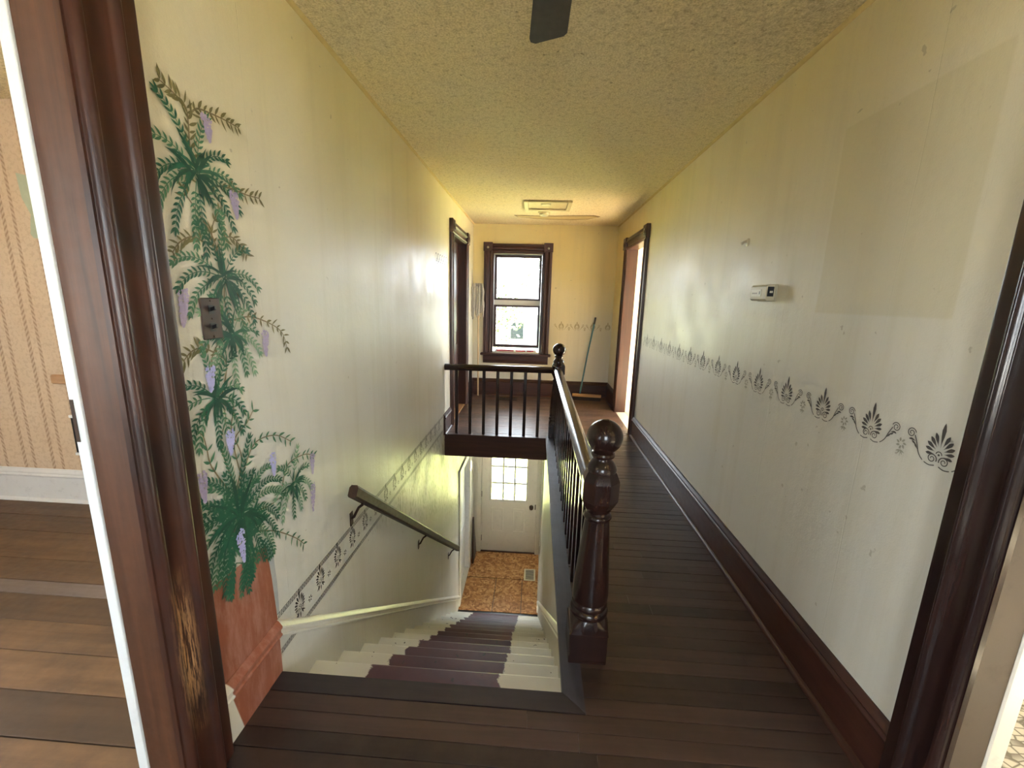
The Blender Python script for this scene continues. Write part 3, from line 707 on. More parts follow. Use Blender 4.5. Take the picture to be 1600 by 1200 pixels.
bx('casing_far', 'white', XW+.004, XW+.02, 5.02, 5.10, LOW, -.30, .003, e)
bx('latch', 'iron', XW-.019, XW-.015, 4.99, 5.01, -1.90, -1.80, 0, e)

# ------------------------------------------------------------------ staircase
st = tag(empty('staircase', (-.37, YN, LOW)), 'steep white-painted stairs with a worn purple-brown centre strip leading down to the entry', 'staircase')
for k in range(1, NR):
    z = -k*RISE; y0 = YN+(k-1)*RUN; y1 = YN+k*RUN
    jit = random.uniform(-.004, .004)
    B().prism([(y0-.03, -.026), (y1-.012, -.026), (y1-.003, -.022), (y1, -.013), (y1-.003, -.004), (y1-.012, 0), (y0-.03, 0)], (XL+.001, 0, z), (XW-.001, 0, z), (0, 1, 0), (0, 0, 1)).build('tread', 'tread', st, smooth=50)
for k in range(1, NR+1):
    z1 = -(k-1)*RISE-.026; z0 = -k*RISE; y0 = YN+(k-1)*RUN
    if k == 1: z1 = -.028
    bx('riser', 'tread', XL+.001, XW-.001, y0-.044, y0-.026, z0+.0002, z1, 0, st)

# ------------------------------------------------------------------ balustrade
bal = tag(empty('stair_balustrade', (.25, 1.48, 0)), 'dark turned newel posts, handrails and square balusters guarding the stairwell', 'railing')
def newel(cx, cy, sc_, lean=0.):
    """returns the newel root part; z in metres"""
    q = lambda z: cx+lean*z
    hb = .075*sc_
    base = B().box(cx-hb, cx+hb, cy-hb, cy+hb, 0.0, .135, .004)
    # shoulders turning from square to round
    k = 32; vs_, fs = [], []
    def ring(fn, z): vs_.extend([(q(z)+fn(a)*math.cos(a), cy+fn(a)*math.sin(a), z) for a in [2*math.pi*i/k+.001 for i in range(k)]])
    sq = lambda h_: (lambda a: min(h_/max(abs(math.cos(a)), 1e-6), h_/max(abs(math.sin(a)), 1e-6)))
    mixr = lambda h_, r, t: (lambda a: min(sq(h_)(a), r+(1-t)*10) if t < 1 else r)
    ring(sq(hb*.995), .130); ring(lambda a: min(sq(hb*.995)(a), hb*1.28), .150); ring(lambda a: min(sq(hb*.99)(a), hb*1.10), .172); ring(lambda a: hb*.93, .186)
    for i in range(3):
        for j in range(k): fs.append((i*k+j, i*k+(j+1) % k, (i+1)*k+(j+1) % k, (i+1)*k+j))
    fs.append(tuple(range(3*k, 4*k))); base.add(vs_, fs)
    nw = base.build('newel_post', 'black_z', bal, smooth=30)
    def part(nm, prof, seg=32):
        b_ = B(); vs_, fs = [], []
        for r, z in prof: vs_.extend([(q(z)+r*sc_*math.cos(2*math.pi*i/seg), cy+r*sc_*math.sin(2*math.pi*i/seg), z) for i in range(seg)])
        for i in range(len(prof)-1):
            for j in range(seg): fs.append((i*seg+j, i*seg+(j+1) % seg, (i+1)*seg+(j+1) % seg, (i+1)*seg+j))
        fs += [tuple(range(seg))[::-1], tuple(range((len(prof)-1)*seg, len(prof)*seg))]
        return b_.add(vs_, fs).build(nm, 'black_z', nw, smooth=38)
    part('base_ring', [(.050, .180), (.068, .184), (.075, .194), (.076, .205), (.072, .216), (.066, .220), (.066, .226), (.071, .232), (.070, .242), (.064, .250), (.05, .252)])
    part('shaft', [(.05, .248), (.070, .252), (.0715, .275), (.069, .32), (.064, .38), (.058, .46), (.052, .54), (.048, .585), (.047, .600), (.03, .602)])
    part('neck_ring', [(.03, .596), (.050, .600), (.054, .608), (.052, .618), (.045, .624), (.044, .632), (.050, .640), (.05, .652), (.03, .655)])
    # chamfered octagonal block
    k = 8
    b_ = B(); vs_, fs = [], []
    octa = lambda r, z: vs_.extend([(q(z)+r*sc_*math.cos(math.pi/8+math.pi/4*i)/math.cos(math.pi/8), cy+r*sc_*math.sin(math.pi/8+math.pi/4*i)/math.cos(math.pi/8), z) for i in range(8)])
    for r, z in ((.045, .640), (.052, .652), (.067, .682), (.067, .760), (.055, .790), (.048, .800)): octa(r, z)
    for i in range(5):
        for j in range(8): fs.append((i*8+j, i*8+(j+1) % 8, (i+1)*8+(j+1) % 8, (i+1)*8+j))
    fs += [tuple(range(8))[::-1], tuple(range(40, 48))]
    b_.add(vs_, fs).build('block', 'black_z', nw, smooth=20)
    part('collar', [(.040, .790), (.055, .795), (.056, .806), (.050, .820), (.040, .834), (.034, .842), (.034, .848), (.042, .852), (.045, .860), (.042, .868), (.033, .873), (.03, .876)])
    R0 = .0665; zc = .928
    part('finial', [(.03, .870)]+[(max(.002, R0*math.cos(t)*(1.0)), zc+R0*.98*math.sin(t)) for t in [math.radians(a) for a in range(-62, 80, 8)]]+[(.016, zc+.0645), (.010, zc+.0655), (.001, zc+.066)], 36)
    return nw
NX, NY1, NY2 = .254, 1.490, 4.235
newel(NX, NY1, 1.0, .019); newel(NX-.006, NY2, 1.0, 0)
rail_prof = [(-.026, -.062), (.026, -.062), (.030, -.045), (.038, -.036), (.040, -.020), (.026, -.004), (.012, 0), (-.012, 0), (-.026, -.004), (-.040, -.020), (-.038, -.036), (-.030, -.045)]
B().prism(rail_prof, (NX-.012, NY1+.05, .752), (NX-.014, NY2-.05, .752), (1, 0, 0), (0, 0, 1)).build('handrail', 'black_y', bal, smooth=35)
B().prism(rail_prof, (XL+.001, YD+.035, .748), (NX-.06, YD+.035, .752), (0, 1, 0), (0, 0, 1)).build('handrail', 'black_x', bal, smooth=35)
bm_ = bpy.data.meshes.new('baluster')
bb = B().box(-.0155, .0155, -.0155, .0155, 0, .692, .002)
bm_.from_pydata(bb.v, [], bb.f); bm_.materials.append(M['black_z'])
def baluster(x, y, z=.004):
    o = bpy.data.objects.new('baluster', bm_); C.objects.link(o); o.parent = bal; o.location = Vector((x, y, z))-ORG['stair_balustrade']
for k in range(7): baluster(-.798+.1425*k, YD+.035)
nb = 18
for k in range(nb): baluster(NX-.013, NY1+.135+(NY2-NY1-.26)*k/(nb-1))

# ------------------------------------------------------------------ wall handrail
hr = tag(empty('wall_handrail', (XL, 1.84, .4)), 'dark sloping wooden handrail on three curved brackets along the left stair wall', 'handrail')
p0, p1 = Vector((XL+.066, 1.83, .482)), Vector((XL+.066, 4.60, .482-2.77*.7625))
dr_ = (p1-p0).normalized(); upv = Vector((0, -dr_.z, dr_.y)).normalized()
if upv.z < 0: upv = -upv
B().prism([(-.016, -.030), (.016, -.030), (.022, -.022), (.022, .018), (.014, .030), (-.014, .030), (-.022, .018), (-.022, -.022)], p0, p1, (1, 0, 0), upv).build('rail', 'rail_wood', hr, smooth=30)
for t in (1.93, 3.13, 4.32):
    zz = p0.z+(t-p0.y)*(p1.z-p0.z)/(p1.y-p0.y)-.042
    br = B().tube([(XL+.004, t, zz-.085), (XL+.018, t, zz-.075), (XL+.030, t, zz-.05), (XL+.045, t, zz-.022), (XL+.066, t, zz-.004), (XL+.066, t, zz+.014)], [.008, .0075, .007, .007, .008, .010], 10).build('bracket', 'iron', hr, smooth=True)
    bx('wall_plate', 'iron', XL+.0005, XL+.006, t-.016, t+.016, zz-.125, zz-.05, .002, br)
    B().prism([(-.014, 0), (.014, 0), (.014, .004), (-.014, .004)], (XL+.066, t-.04, zz+.012+.03), (XL+.066, t+.04, zz+.012-.03), (1, 0, 0), upv).build('saddle', 'iron', br)

# ------------------------------------------------------------------ small wall things
sw = tag(empty('light_switch', (XL, 1.14, 1.34)), 'dark brass double toggle switch plate amid the painted vine', 'light switch')
bx('plate', 'brass_dark', XL+.0004, XL+.006, 1.104, 1.177, 1.283, 1.399, .0025, sw)
for zz in (1.367, 1.317):
    bx('slot', 'black', XL+.0055, XL+.0068, 1.130, 1.151, zz-.012, zz+.012, 0, sw)
    B().prism([(-.004, -.006), (.004, -.006), (.003, .004), (-.003, .004)], (XL+.005, 1.1405, zz), (XL+.019, 1.1405, zz+.006), (0, 1, 0), (0, 0, 1)).build('toggle', 'black', sw)
for zz in (1.391, 1.341, 1.291): B().lathe([(.0028, 0), (.0028, .0014), (.001, .0018)], (XL+.006, 1.1405, zz), 10, 'x').build('screw', 'iron', sw)
th = tag(empty('thermostat', (XR, 2.08, 1.48)), 'small almond box thermostat on the right wall above the stencil border', 'thermostat')
B().box(XR-.008, XR-.0003, 2.005, 2.155, 1.440, 1.518, .002).build('back_plate', 'almond', th)
B().prism([(0, -.036), (.030, -.036), (.038, -.028), (.040, 0), (.038, .028), (.030, .036), (0, .036)], (XR-.008, 2.012, 1.479), (XR-.008, 2.150, 1.479), (-1, 0, 0), (0, 0, 1)).build('cover', 'almond', th, smooth=30)
bx('label_plate', 'almond_pale', XR-.0492, XR-.046, 2.050, 2.140, 1.462, 1.494, 0, th)
bx('lever_slot', 'black', XR-.040, XR-.012, 2.0108, 2.0125, 1.462, 1.506, 0, th)
bx('lever', 'almond_pale', XR-.030, XR-.020, 2.004, 2.012, 1.478, 1.487, 0, th)
bx('dial_mark', 'black', XR-.0496, XR-.0488, 2.058, 2.066, 1.472, 1.486, 0, th)
for q in range(4): bx('print_mark', 'iron', XR-.0496, XR-.0488, 2.085+q*.012, 2.092+q*.012, 1.474, 1.480, 0, th)
hk = tag(empty('wall_hook', (XR, 2.345, 1.74)), 'small pale hook on the right wall above the thermostat', 'hook')
B().lathe([(.001, -.0002), (.020, -.0004), (.020, -.003), (.014, -.006), (.001, -.007)], (XR, 2.345, 1.743), 16, 'x').build('base', 'hook', hk, smooth=True)
B().tube([(XR-.006, 2.345, 1.748), (XR-.022, 2.345, 1.742), (XR-.030, 2.345, 1.732), (XR-.034, 2.345, 1.742)], [.006, .006, .006, .005], 8).build('peg', 'hook', hk, smooth=True)

# attic hatch, smoke detector and flaking patch on the ceiling
ah = tag(empty('attic_hatch', (.07, 4.87, H)), 'square framed attic hatch in the far ceiling', 'hatch')
bx('panel', 'hatch', -.135, .295, 4.70, 5.03, H-.006, H-.0005, .001, ah)
for q in ((-.175, -.130, 4.64, 5.09), (.290, .335, 4.64, 5.09), (-.130, .290, 4.64, 4.70), (-.130, .290, 5.03, 5.09)): bx('frame_strip', 'hatch_frame', q[0], q[1], q[2], q[3], H-.022, H-.0005, .004, ah)
B().lathe([(.001, -.022), (.05, -.020), (.055, -.010), (.055, 0)], (.06, 4.76, H-.006), 16).build('pull', 'smoke', ah, smooth=True)
sd = tag(empty('smoke_detector', (.05, 5.24, H)), 'round yellowed smoke detector behind the attic hatch', 'detector')
B().lathe([(.001, -.045), (.045, -.044), (.058, -.036), (.062, -.016), (.075, -.012), (.075, -.0005)], (.05, 5.24, H), 28).build('body', 'smoke', sd, smooth=35)
B().lathe([(.028, -.0475), (.034, -.047), (.034, -.044), (.028, -.044)], (.05, 5.24, H), 24).build('grille_ring', 'almond', sd, smooth=True)
pp = [(-.32, 5.44), (-.29, 5.53), (-.23, 5.58), (-.05, 5.66), (.22, 5.69), (.42, 5.70), (.60, 5.64), (.74, 5.46), (.66, 5.39), (.45, 5.41), (.20, 5.45), (-.05, 5.46), (-.20, 5.45)]
poly_slab(pp, H-.004, H-.0004, 'flaking_patch_edge', 'flake_edge', ceil)
cx_, cy_ = sum(p[0] for p in pp)/len(pp), sum(p[1] for p in pp)/len(pp)
poly_slab([(cx_+(p[0]-cx_)*.95, cy_+(p[1]-cy_)*.72) for p in pp], H-.0065, H-.0035, 'flaking_patch', 'flake', ceil)

# ceiling fan, mostly above the picture
fan = tag(empty('ceiling_fan', (.03, .87, 2.2)), 'dark brown ceiling fan whose blade hangs above the near landing', 'ceiling fan')
fc = (.03, .87)
B().lathe([(.065, 0), (.065, -.03), (.03, -.06), (.016, -.062)], (*fc, H), 24).build('canopy', 'iron', fan, smooth=35)
B().lathe([(.013, -.055), (.013, -.14)], (*fc, H), 14).build('rod', 'iron', fan, smooth=True)
B().lathe([(.02, -.135), (.075, -.145), (.10, -.17), (.10, -.23), (.07, -.255), (.05, -.27), (.05, -.29), (.001, -.30)], (*fc, H), 28).build('motor_housing', 'iron', fan, smooth=35)
for k in range(5):
    a = math.radians(92.5+72*k); ux, uy = math.cos(a), math.sin(a); vx, vy = -uy, ux
    pr = []
    for (s_, t_) in ((.15, .040), (.20, .046), (.45, .053), (.578, .057), (.596, .053), (.604, .038), (.572, -.046), (.556, -.055), (.45, -.052), (.20, -.046), (.15, -.040)): pr.append((s_, t_))
    tilt = -.05
    b_ = B(); kk = len(pr); zc = 2.20
    vs_ = []
    for dz in (-.003, .003): vs_ += [(fc[0]+ux*s_+vx*t_, fc[1]+uy*s_+vy*t_, zc+t_*tilt+dz) for s_, t_ in pr]
    b_.add(vs_, [tuple(range(kk))[::-1], tuple(range(kk, 2*kk))]+[(i, (i+1) % kk, kk+(i+1) % kk, kk+i) for i in range(kk)])
    bl = b_.build('blade', 'fan', fan)
    B().tube([(fc[0]+ux*.08, fc[1]+uy*.08, 2.215), (fc[0]+ux*.14, fc[1]+uy*.14, 2.207), (fc[0]+ux*.22, fc[1]+uy*.22, 2.206)], [.012, .010, .008], 8).build('blade_arm', 'iron', bl, smooth=True)

# floor registers
def register(name, label, cx, cy, z, sx, sy, mat, slats, along):
    r_ = tag(empty(name, (cx, cy, z)), label, 'register')
    fw = .024
    for q in ((cx-sx, cx-sx+fw, cy-sy, cy+sy), (cx+sx-fw, cx+sx, cy-sy, cy+sy), (cx-sx+fw, cx+sx-fw, cy-sy, cy-sy+fw), (cx-sx+fw, cx+sx-fw, cy+sy-fw, cy+sy)): bx('frame_strip', mat, *q, z+.0003, z+.007, .002, r_)
    bx('dark_duct', 'black', cx-sx+fw, cx+sx-fw, cy-sy+fw, cy+sy-fw, z+.0003, z+.0012, 0, r_)
    for k in range(slats):
        t = (k+.5)/slats
        if along == 'x': xx = cx-sx+fw+(2*sx-2*fw)*t; bx('slat', mat, xx-.0035, xx+.0035, cy-sy+fw, cy+sy-fw, z+.001, z+.005, 0, r_)
        else: yy = cy-sy+fw+(2*sy-2*fw)*t; bx('slat', mat, cx-sx+fw, cx+sx-fw, yy-.0035, yy+.0035, z+.001, z+.005, 0, r_)
register('floor_register', 'cream metal floor register on the strand board near the entry door', .052, 5.775, LOW, .088, .14, 'vent_cream', 9, 'y')
register('floor_register', 'brown metal floor register in the boards below the window', -.37, 5.85, 0, .14, .09, 'vent_brown', 12, 'x')

# broom
br = tag(empty('push_broom', (.80, 5.92, 0)), 'teal-handled push broom leaning in the far right corner', 'broom')
hd = B().prism([(-.03, .052), (.03, .052), (.032, .072), (.022, .090), (-.022, .090), (-.032, .072)], (.575, 5.995, 0), (.985, 5.945, 0), (.12, 1, 0), (0, 0, 1)).build('head', 'pale_wood', br)
b_ = B()
for i in range(22):
    t = (i+.5)/22; b_.prism([(-.026, 0), (.026, 0), (.022, .054), (-.022, .054)], (.58+.40*t-.008, 5.994-.049*t, .001), (.58+.40*t+.008, 5.994-.049*t-.001, .001), (.12, 1, 0), (0, 0, 1))
o = b_.build('bristles', 'bristle', br); o['kind'] = 'stuff'
B().tube([(.680, 5.985, .08), (.762, 6.035, .66), (.838, 6.078, 1.10)], .0115, 12).build('handle', 'teal', br, smooth=True)
B().tube([(.838, 6.078, 1.10), (.852, 6.084, 1.195)], .0125, 12).build('grip', 'black', br, smooth=True)
# mop
mp = tag(empty('string_mop', (-.845, 6.0, 0)), 'grey-white string mop standing upside down in the far left corner', 'mop')
B().tube([(-.822, 6.00, 0), (-.838, 6.04, 1.60)], .011, 12).build('handle', 'mop_wood', mp, smooth=True)
B().box(-.90, -.775, 6.026, 6.056, 1.585, 1.625, .006).build('clamp', 'iron', mp)
for i in range(40):
    rx = random.uniform(-.072, .066); ry = random.uniform(-.055, .010); L = random.uniform(.33, .52); s_ = random.uniform(.8, 1.15)
    pts = []
    for j in range(7):
        t = j/6
        pts.append((-.838+rx*(1+.25*t*s_)+.006*math.sin(j*1.7+i), 6.038+ry*(1.2+.6*t)-.02*math.sin(math.pi*min(1, t*3))*(1 if ry < 0 else .4), 1.63+.022*math.cos(rx*30)-L*t if t > 0 else 1.625))
    B().tube(pts, [.008, .013, .014, .013, .012, .011, .007], 7).build('strand', 'cotton', mp, smooth=True)
# red draught roll under the raised sash
dr = tag(empty('draught_roll', (-.285, YF+.04, .64)), 'red cloth draught roll with white ties lying on the window stool', 'draught stopper')
B().tube([(-.60, YF+.055, .660), (-.585, YF+.055, .662), (-.45, YF+.055, .664), (-.30, YF+.055, .661), (-.12, YF+.055, .664), (.012, YF+.055, .662), (.026, YF+.055, .660)], [.006, .019, .021, .019, .021, .019, .006], 12).build('roll', 'red', dr, smooth=True)
for xx in (-.585, -.30, -.13, -.005): B().lathe([(.019, -.014), (.024, -.008), (.024, .008), (.019, .014)], (xx, YF+.055, .662), 14, 'x').build('tie', 'whitebulb', dr, smooth=True)
# leaning dark board downstairs
lb = tag(empty('leaning_board', (XL+.03, 6.1, LOW)), 'thin dark board leaning in the corner beside the entry door', 'board')
B().prism([(5.97, LOW), (6.20, LOW), (6.29, LOW+.02), (6.02, LOW+.80), (5.98, LOW+.78)], (XL+.035, 0, 0), (XL+.060, 0, 0), (0, 1, 0), (0, 0, 1)).build('board', 'dark_z', lb)
# things on the left room's wall
ob = tag(empty('wall_outlet_box', (-2.95, LRY, .47)), 'open black outlet hole with white edges low in the striped wallpaper', 'outlet')
bx('recess', 'black', -2.985, -2.90, LRY-.006, LRY-.0004, .345, .600, .001, ob)
for zz in (.345, .600): bx('edge', 'whitebulb', -2.99, -2.895, LRY-.012, LRY-.0004, zz-.010, zz+.008, .001, ob)
cl = tag(empty('wood_cleat', (-2.98, LRY, .84)), 'small bare wood cleat on the striped wallpaper', 'cleat')
B().box(-3.045, -2.80, LRY-.03, LRY-.0004, .815, .875, .008).build('block', 'pale_wood', cl)
pt = [(-3.036, 2.058), (-2.961, 2.042), (-2.947, 1.921), (-2.939, 1.868), (-2.91, 1.815), (-2.90, 1.70), (-2.926, 1.69), (-3.0, 1.699), (-3.016, 1.72), (-3.0, 1.796), (-2.99, 1.83), (-3.027, 1.92)]
b_ = B(); k = len(pt)
b_.add([(x_, LRY-.0035, z_) for x_, z_ in pt]+[(x_, LRY-.0003, z_) for x_, z_ in pt], [tuple(range(k)), tuple(range(k, 2*k))[::-1]]+[(i, (i+1) % k, k+(i+1) % k, k+i) for i in range(k)])
b_.build('torn_patch', 'greenpatch', bpy.data.objects['wall_left_room_far'])

# ------------------------------------------------------------------ flat painted ornament
class Flat:
    """paint film on a wall: 2-D shapes (s, t) mapped to the wall plane"""
    def __init__(s, place): s.b = B(); s.p = place; s.k = 0
    def poly(s, pts, lift=0.):
        n_ = len(pts); s.k += 1
        s.b.add([s.p(a, b, lift+(s.k % 40)*1.2e-5) for a, b in pts], [tuple(range(n_))])
    def leaf(s, x, y, ang, L, W, bend=0., lift=0., club=.8):
        pts = []
        for side in (1, -1):
            rng = (0, .2, .45, .7, .88, 1) if side > 0 else (.88, .7, .45, .2)
            for t in rng:
                w_ = W*math.sin(math.pi*min(1, t**club))*.5 if 0 < t < 1 else 0
                a = ang+bend*t; px, py = L*t*math.cos(ang+bend*t*.5), L*t*math.sin(ang+bend*t*.5)
                pts.append((x+px-side*w_*math.sin(a), y+py+side*w_*math.cos(a)))
        s.poly(pts, lift)
    def ribbon(s, pts, w0, w1=None, lift=0.):
        w1 = w0 if w1 is None else w1; n_ = len(pts); l, r = [], []
        for i, (x, y) in enumerate(pts):
            a, b_ = pts[max(i-1, 0)], pts[min(i+1, n_-1)]
            dx, dy = b_[0]-a[0], b_[1]-a[1]; q = math.hypot(dx, dy) or 1; w_ = (w0+(w1-w0)*i/(n_-1))/2
            l.append((x-dy/q*w_, y+dx/q*w_)); r.append((x+dy/q*w_, y-dx/q*w_))
        s.k += 1; z = lift+(s.k % 40)*1.2e-5
        s.b.add([s.p(*q, z) for q in l]+[s.p(*q, z) for q in r], [(i, i+1, n_+i+1, n_+i) for i in range(n_-1)])
    def build(s, name, mat, parent):
        return s.b.build(name, mat, parent)
def smooth_line(pts, k=6): return dens(pts, k)
def spiral(cx, cy, r0, r1, a0, turns, k=26): return [(cx+(r0+(r1-r0)*i/k)*math.cos(a0+turns*2*math.pi*i/k), cy+(r0+(r1-r0)*i/k)*math.sin(a0+turns*2*math.pi*i/k)) for i in range(k+1)]
def anthemion(fl_, S=1., fan_only=False):
    # palmette: s across, t up, centre of base at (0,0); width about .23, height .12
    L = lambda x, y, a, l, w_: fl_.leaf(x*S, y*S, math.radians(a), l*S, w_*S, 0, 0, 1.7)
    L(0, .030, 90, .070, .0115)
    for d in (1, -1):
        for (x, y, a, l, w_) in ((.006, .034, 68, .037, .0105), (.009, .029, 49, .034, .0105), (.011, .023, 30, .032, .0105), (.0125, .017, 12, .029, .0095), (.013, .010, -6, .025, .0085)):
            L(d*x, y, a if d > 0 else 180-a, l, w_)
        fl_.ribbon([(d*p[0]*S, p[1]*S) for p in spiral(.017, -.004, .014, .003, math.radians(200), -1.6)], .0030*S, .0022*S)
    fl_.ribbon([(p[0]*S, p[1]*S) for p in spiral(0, .012, .008, .008, 0, .5, 10)], .0025*S)
    fl_.poly([(.003*S*math.cos(i), (.011+.003*math.sin(i))*S) for i in [k*math.pi/4 for k in range(8)]])
    if fan_only: return
    for d in (1, -1):
        pts = smooth_line([(.006, -.020), (.022, -.024), (.042, -.018), (.058, -.002), (.068, .022), (.078, .042)], 10)
        fl_.ribbon([(d*p[0]*S, p[1]*S) for p in pts[:18]], .0028*S); fl_.ribbon([(d*p[0]*S, p[1]*S) for p in pts[20:]], .0028*S)
        fl_.ribbon([(d*p[0]*S, p[1]*S) for p in spiral(.090, .046, .0145, .003, math.radians(165), -1.7)], .0028*S, .0022*S)
        for (x, y, a, l, w_) in ((.066, .014, 30, .022, .0055), (.072, .026, 12, .020, .006), (.078, .030, -10, .017, .005), (.062, .004, 50, .020, .005)):
            L(d*x, y, (a if d > 0 else 180-a)-0, l, w_)
def rose(fl_, S=1.):
    for i in range(7): a = i*2*math.pi/7; fl_.leaf(.006*S*math.cos(a), (.012+.006*math.sin(a))*S, a+.6, .013*S, .007*S)
    fl_.ribbon([(0, 0), (-.003*S, -.012*S), (-.002*S, -.026*S)], .0014*S)
    for a in (200, 235, 300, 335): fl_.leaf(-.001*S, -.008*S, math.radians(a), .016*S, .005*S)
def border(name, label, places, motif_mesh_fns, parent_loc):
    pass
# right wall: s = -y direction so that it reads upright, mesh shared between repeats
def share(fn, place, name, mat):
    f_ = Flat(place); fn(f_); e_ = f_.b
    me = bpy.data.meshes.new(name); me.from_pydata(e_.v, [], e_.f); me.materials.append(M[mat]); return me
def inst(name, me, parent, loc):
    o = bpy.data.objects.new(name, me); C.objects.link(o); o.parent = parent; o.location = Vector(loc)-ORG[parent.name]; return o
pr_ = lambda s_, t_, l: (-.0012-l, s_, t_)
me1 = share(lambda f_: anthemion(f_), pr_, 'palmette_right', 'stencil'); me2 = share(lambda f_: rose(f_), pr_, 'rose_right', 'stencil_faint')
bR = tag(empty('stencil_border', (XR, 1.118, 1.03)), 'dark palmette and scroll stencil border along the right wall', 'stencil')
for k in range(14):
    yy = 1.118+.2318*k
    if yy > 4.28: break
    if k == 0:
        f_ = Flat(lambda s_, t_, l: (XR-.0012-l, 1.118+s_, 1.028+t_)); anthemion(f_)
    inst('palmette', me1, bR, (XR, yy, 1.028)); 
    if yy+.116 < 4.3: inst('rose', me2, bR, (XR, yy+.1159, 1.020))
# far wall
pf = lambda s_, t_, l: (s_, -.0012-l, t_)
me3 = share(lambda f_: anthemion(f_), pf, 'palmette_far', 'stencil_tan'); me4 = share(lambda f_: rose(f_), pf, 'rose_far', 'stencil_tan')
bF = tag(empty('stencil_border', (.37, YF, 1.03)), 'tan palmette stencil border on the end wall beside the window', 'stencil')
for xx in (.368, .594, .822): inst('palmette', me3, bF, (xx, YF, 1.028)); inst('rose', me4, bF, (xx+.114, YF, 1.02))
f_ = Flat(lambda s_, t_, l: (1.035+s_, YF-.0012-l, 1.028+t_)); anthemion(f_, 1, True); f_.build('palmette', 'stencil_tan', bF)
# left wall band
pl_ = lambda s_, t_, l: (.0012+l, s_, t_)
bL = tag(empty('stencil_border', (XL, 1.30, .16)), 'band of fan stencils between rope lines along the left stair wall', 'stencil')
def fanm(f_):
    anthemion(f_, .92, True)
    for d in (1, -1):
        for a, l in ((-35, .030), (-62, .026)): f_.leaf(d*.010, -.010, math.radians(a if d > 0 else 180-a), l, .007)
    f_.leaf(0, -.012, math.radians(-90), .03, .007)
    for a in range(0, 360, 60): f_.leaf(.075+.004*math.cos(math.radians(a)), -.012+.004*math.sin(math.radians(a)), math.radians(a), .013, .006)
me5 = share(fanm, pl_, 'fan_left', 'stencil')
y = 1.437
while y < 4.08: inst('fan_motif', me5, bL, (XL, y, .150)); y += .1655
def rope(f_):
    for (z0, z1) in ((.222, .241), (.068, .086)):
        zs = lambda y_, z_: z_-.018*(y_-1.3)/2.8
        for z_ in (z0, z1): f_.ribbon([(y_, zs(y_, z_)) for y_ in (1.296, 2.2, 3.1, 4.1)], .0024)
        y_ = 1.30
        while y_ < 4.08: f_.ribbon([(y_, zs(y_, z0+.003)), (y_+.012, zs(y_, z1-.003))], .0045); y_ += .0145
f_ = Flat(lambda s_, t_, l: (XL+.0012+l, s_, t_)); rope(f_); o = f_.build('rope_lines', 'stencil', bL)
# rings by the far left doorway
bT = tag(empty('stencil_border', (XL, 4.1, 1.77)), 'short run of ring stencils high on the left wall beside the far doorway', 'stencil')
f_ = Flat(lambda s_, t_, l: (XL+.0012+l, s_, t_))
for k in range(6):
    f_.ribbon(spiral(3.86+.085*k, 1.775, .036, .036, 0, 1, 18), .007); f_.ribbon(spiral(3.90+.085*k, 1.745, .026, .026, 0, 1, 14), .005)
f_.build('rings', 'stencil', bT)

# ------------------------------------------------------------------ the painted vine
mu = tag(empty('painted_vine_mural', (XL, 1.15, 0)), 'painted green fern vine with lilac flower clusters in a terracotta pot on the left wall', 'mural')
pm = lambda lift0: (lambda s_, t_, l: (XL+.0010+lift0+l, s_, t_))
rg = random.Random(11)
f_ = Flat(pm(0)); f_.poly([(1.000, .565), (1.272, .548), (1.285, .411), (1.2955, .221), (1.000, .221)]); f_.build('painted_pot', 'terracotta', mu)
f_ = Flat(pm(0)); f_.poly([(1.272, .548), (1.305, .50), (1.312, .36), (1.309, .238), (1.2955, .238), (1.285, .411)]); f_.build('painted_pot_shade', 'shadow_paint', mu)
stems = [[(1.176, .768), (1.123, .961), (1.154, 1.05), (1.123, 1.127)], [(1.124, 1.136), (1.127, 1.229), (1.187, 1.297), (1.235, 1.352)], [(1.221, 1.314), (1.201, 1.391), (1.217, 1.465)],
 [(1.2, 1.473), (1.188, 1.552), (1.16, 1.599), (1.123, 1.641), (1.099, 1.682), (1.148, 1.734)], [(1.202, 1.482), (1.179, 1.568), (1.199, 1.622), (1.229, 1.663), (1.197, 1.69)],
 [(1.139, 1.739), (1.137, 1.793), (1.141, 1.847), (1.137, 1.883), (1.105, 1.898), (1.062, 1.911)], [(1.143, 1.855), (1.173, 1.89), (1.23, 1.9), (1.291, 1.904), (1.336, 1.904)],
 [(1.212, 1.71), (1.276, 1.718), (1.345, 1.716), (1.408, 1.72)], [(1.202, 1.562), (1.255, 1.578), (1.293, 1.556), (1.318, 1.53)], [(1.152, 1.547), (1.11, 1.558), (1.067, 1.539), (1.039, 1.509)],
 [(1.232, 1.333), (1.305, 1.34), (1.4, 1.314), (1.468, 1.276), (1.491, 1.215)], [(1.175, 1.222), (1.108, 1.259), (1.064, 1.259), (1.029, 1.234)],
 [(1.165, .796), (1.222, .88), (1.276, .927), (1.379, .915), (1.471, .858)], [(1.139, .808), (1.079, .918), (1.069, .98), (1.06, 1.021), (1.03, 1.046)], [(1.212, .704), (1.309, .676), (1.405, .678)],
 [(1.188, .85), (1.176, .962), (1.241, 1.004), (1.276, 1.038)], [(1.232, .622), (1.33, .564), (1.44, .47), (1.5, .403)], [(1.389, .712), (1.439, .78), (1.55, .776), (1.62, .743)],
 [(1.16, .80), (1.20, .90), (1.17, 1.0), (1.19, 1.08), (1.13, 1.13)], [(1.15, 1.12), (1.18, 1.20), (1.16, 1.26), (1.21, 1.30)]]
twig = Flat(pm(.0010))
for i, s_ in enumerate(stems):
    ln = smooth_line(s_, 7); Flat.ribbon(twig, ln, .0055, .0028)
twig.build('painted_stems', 'stem', mu)
tw = Flat(pm(.0016)); tw2 = Flat(pm(.0016))
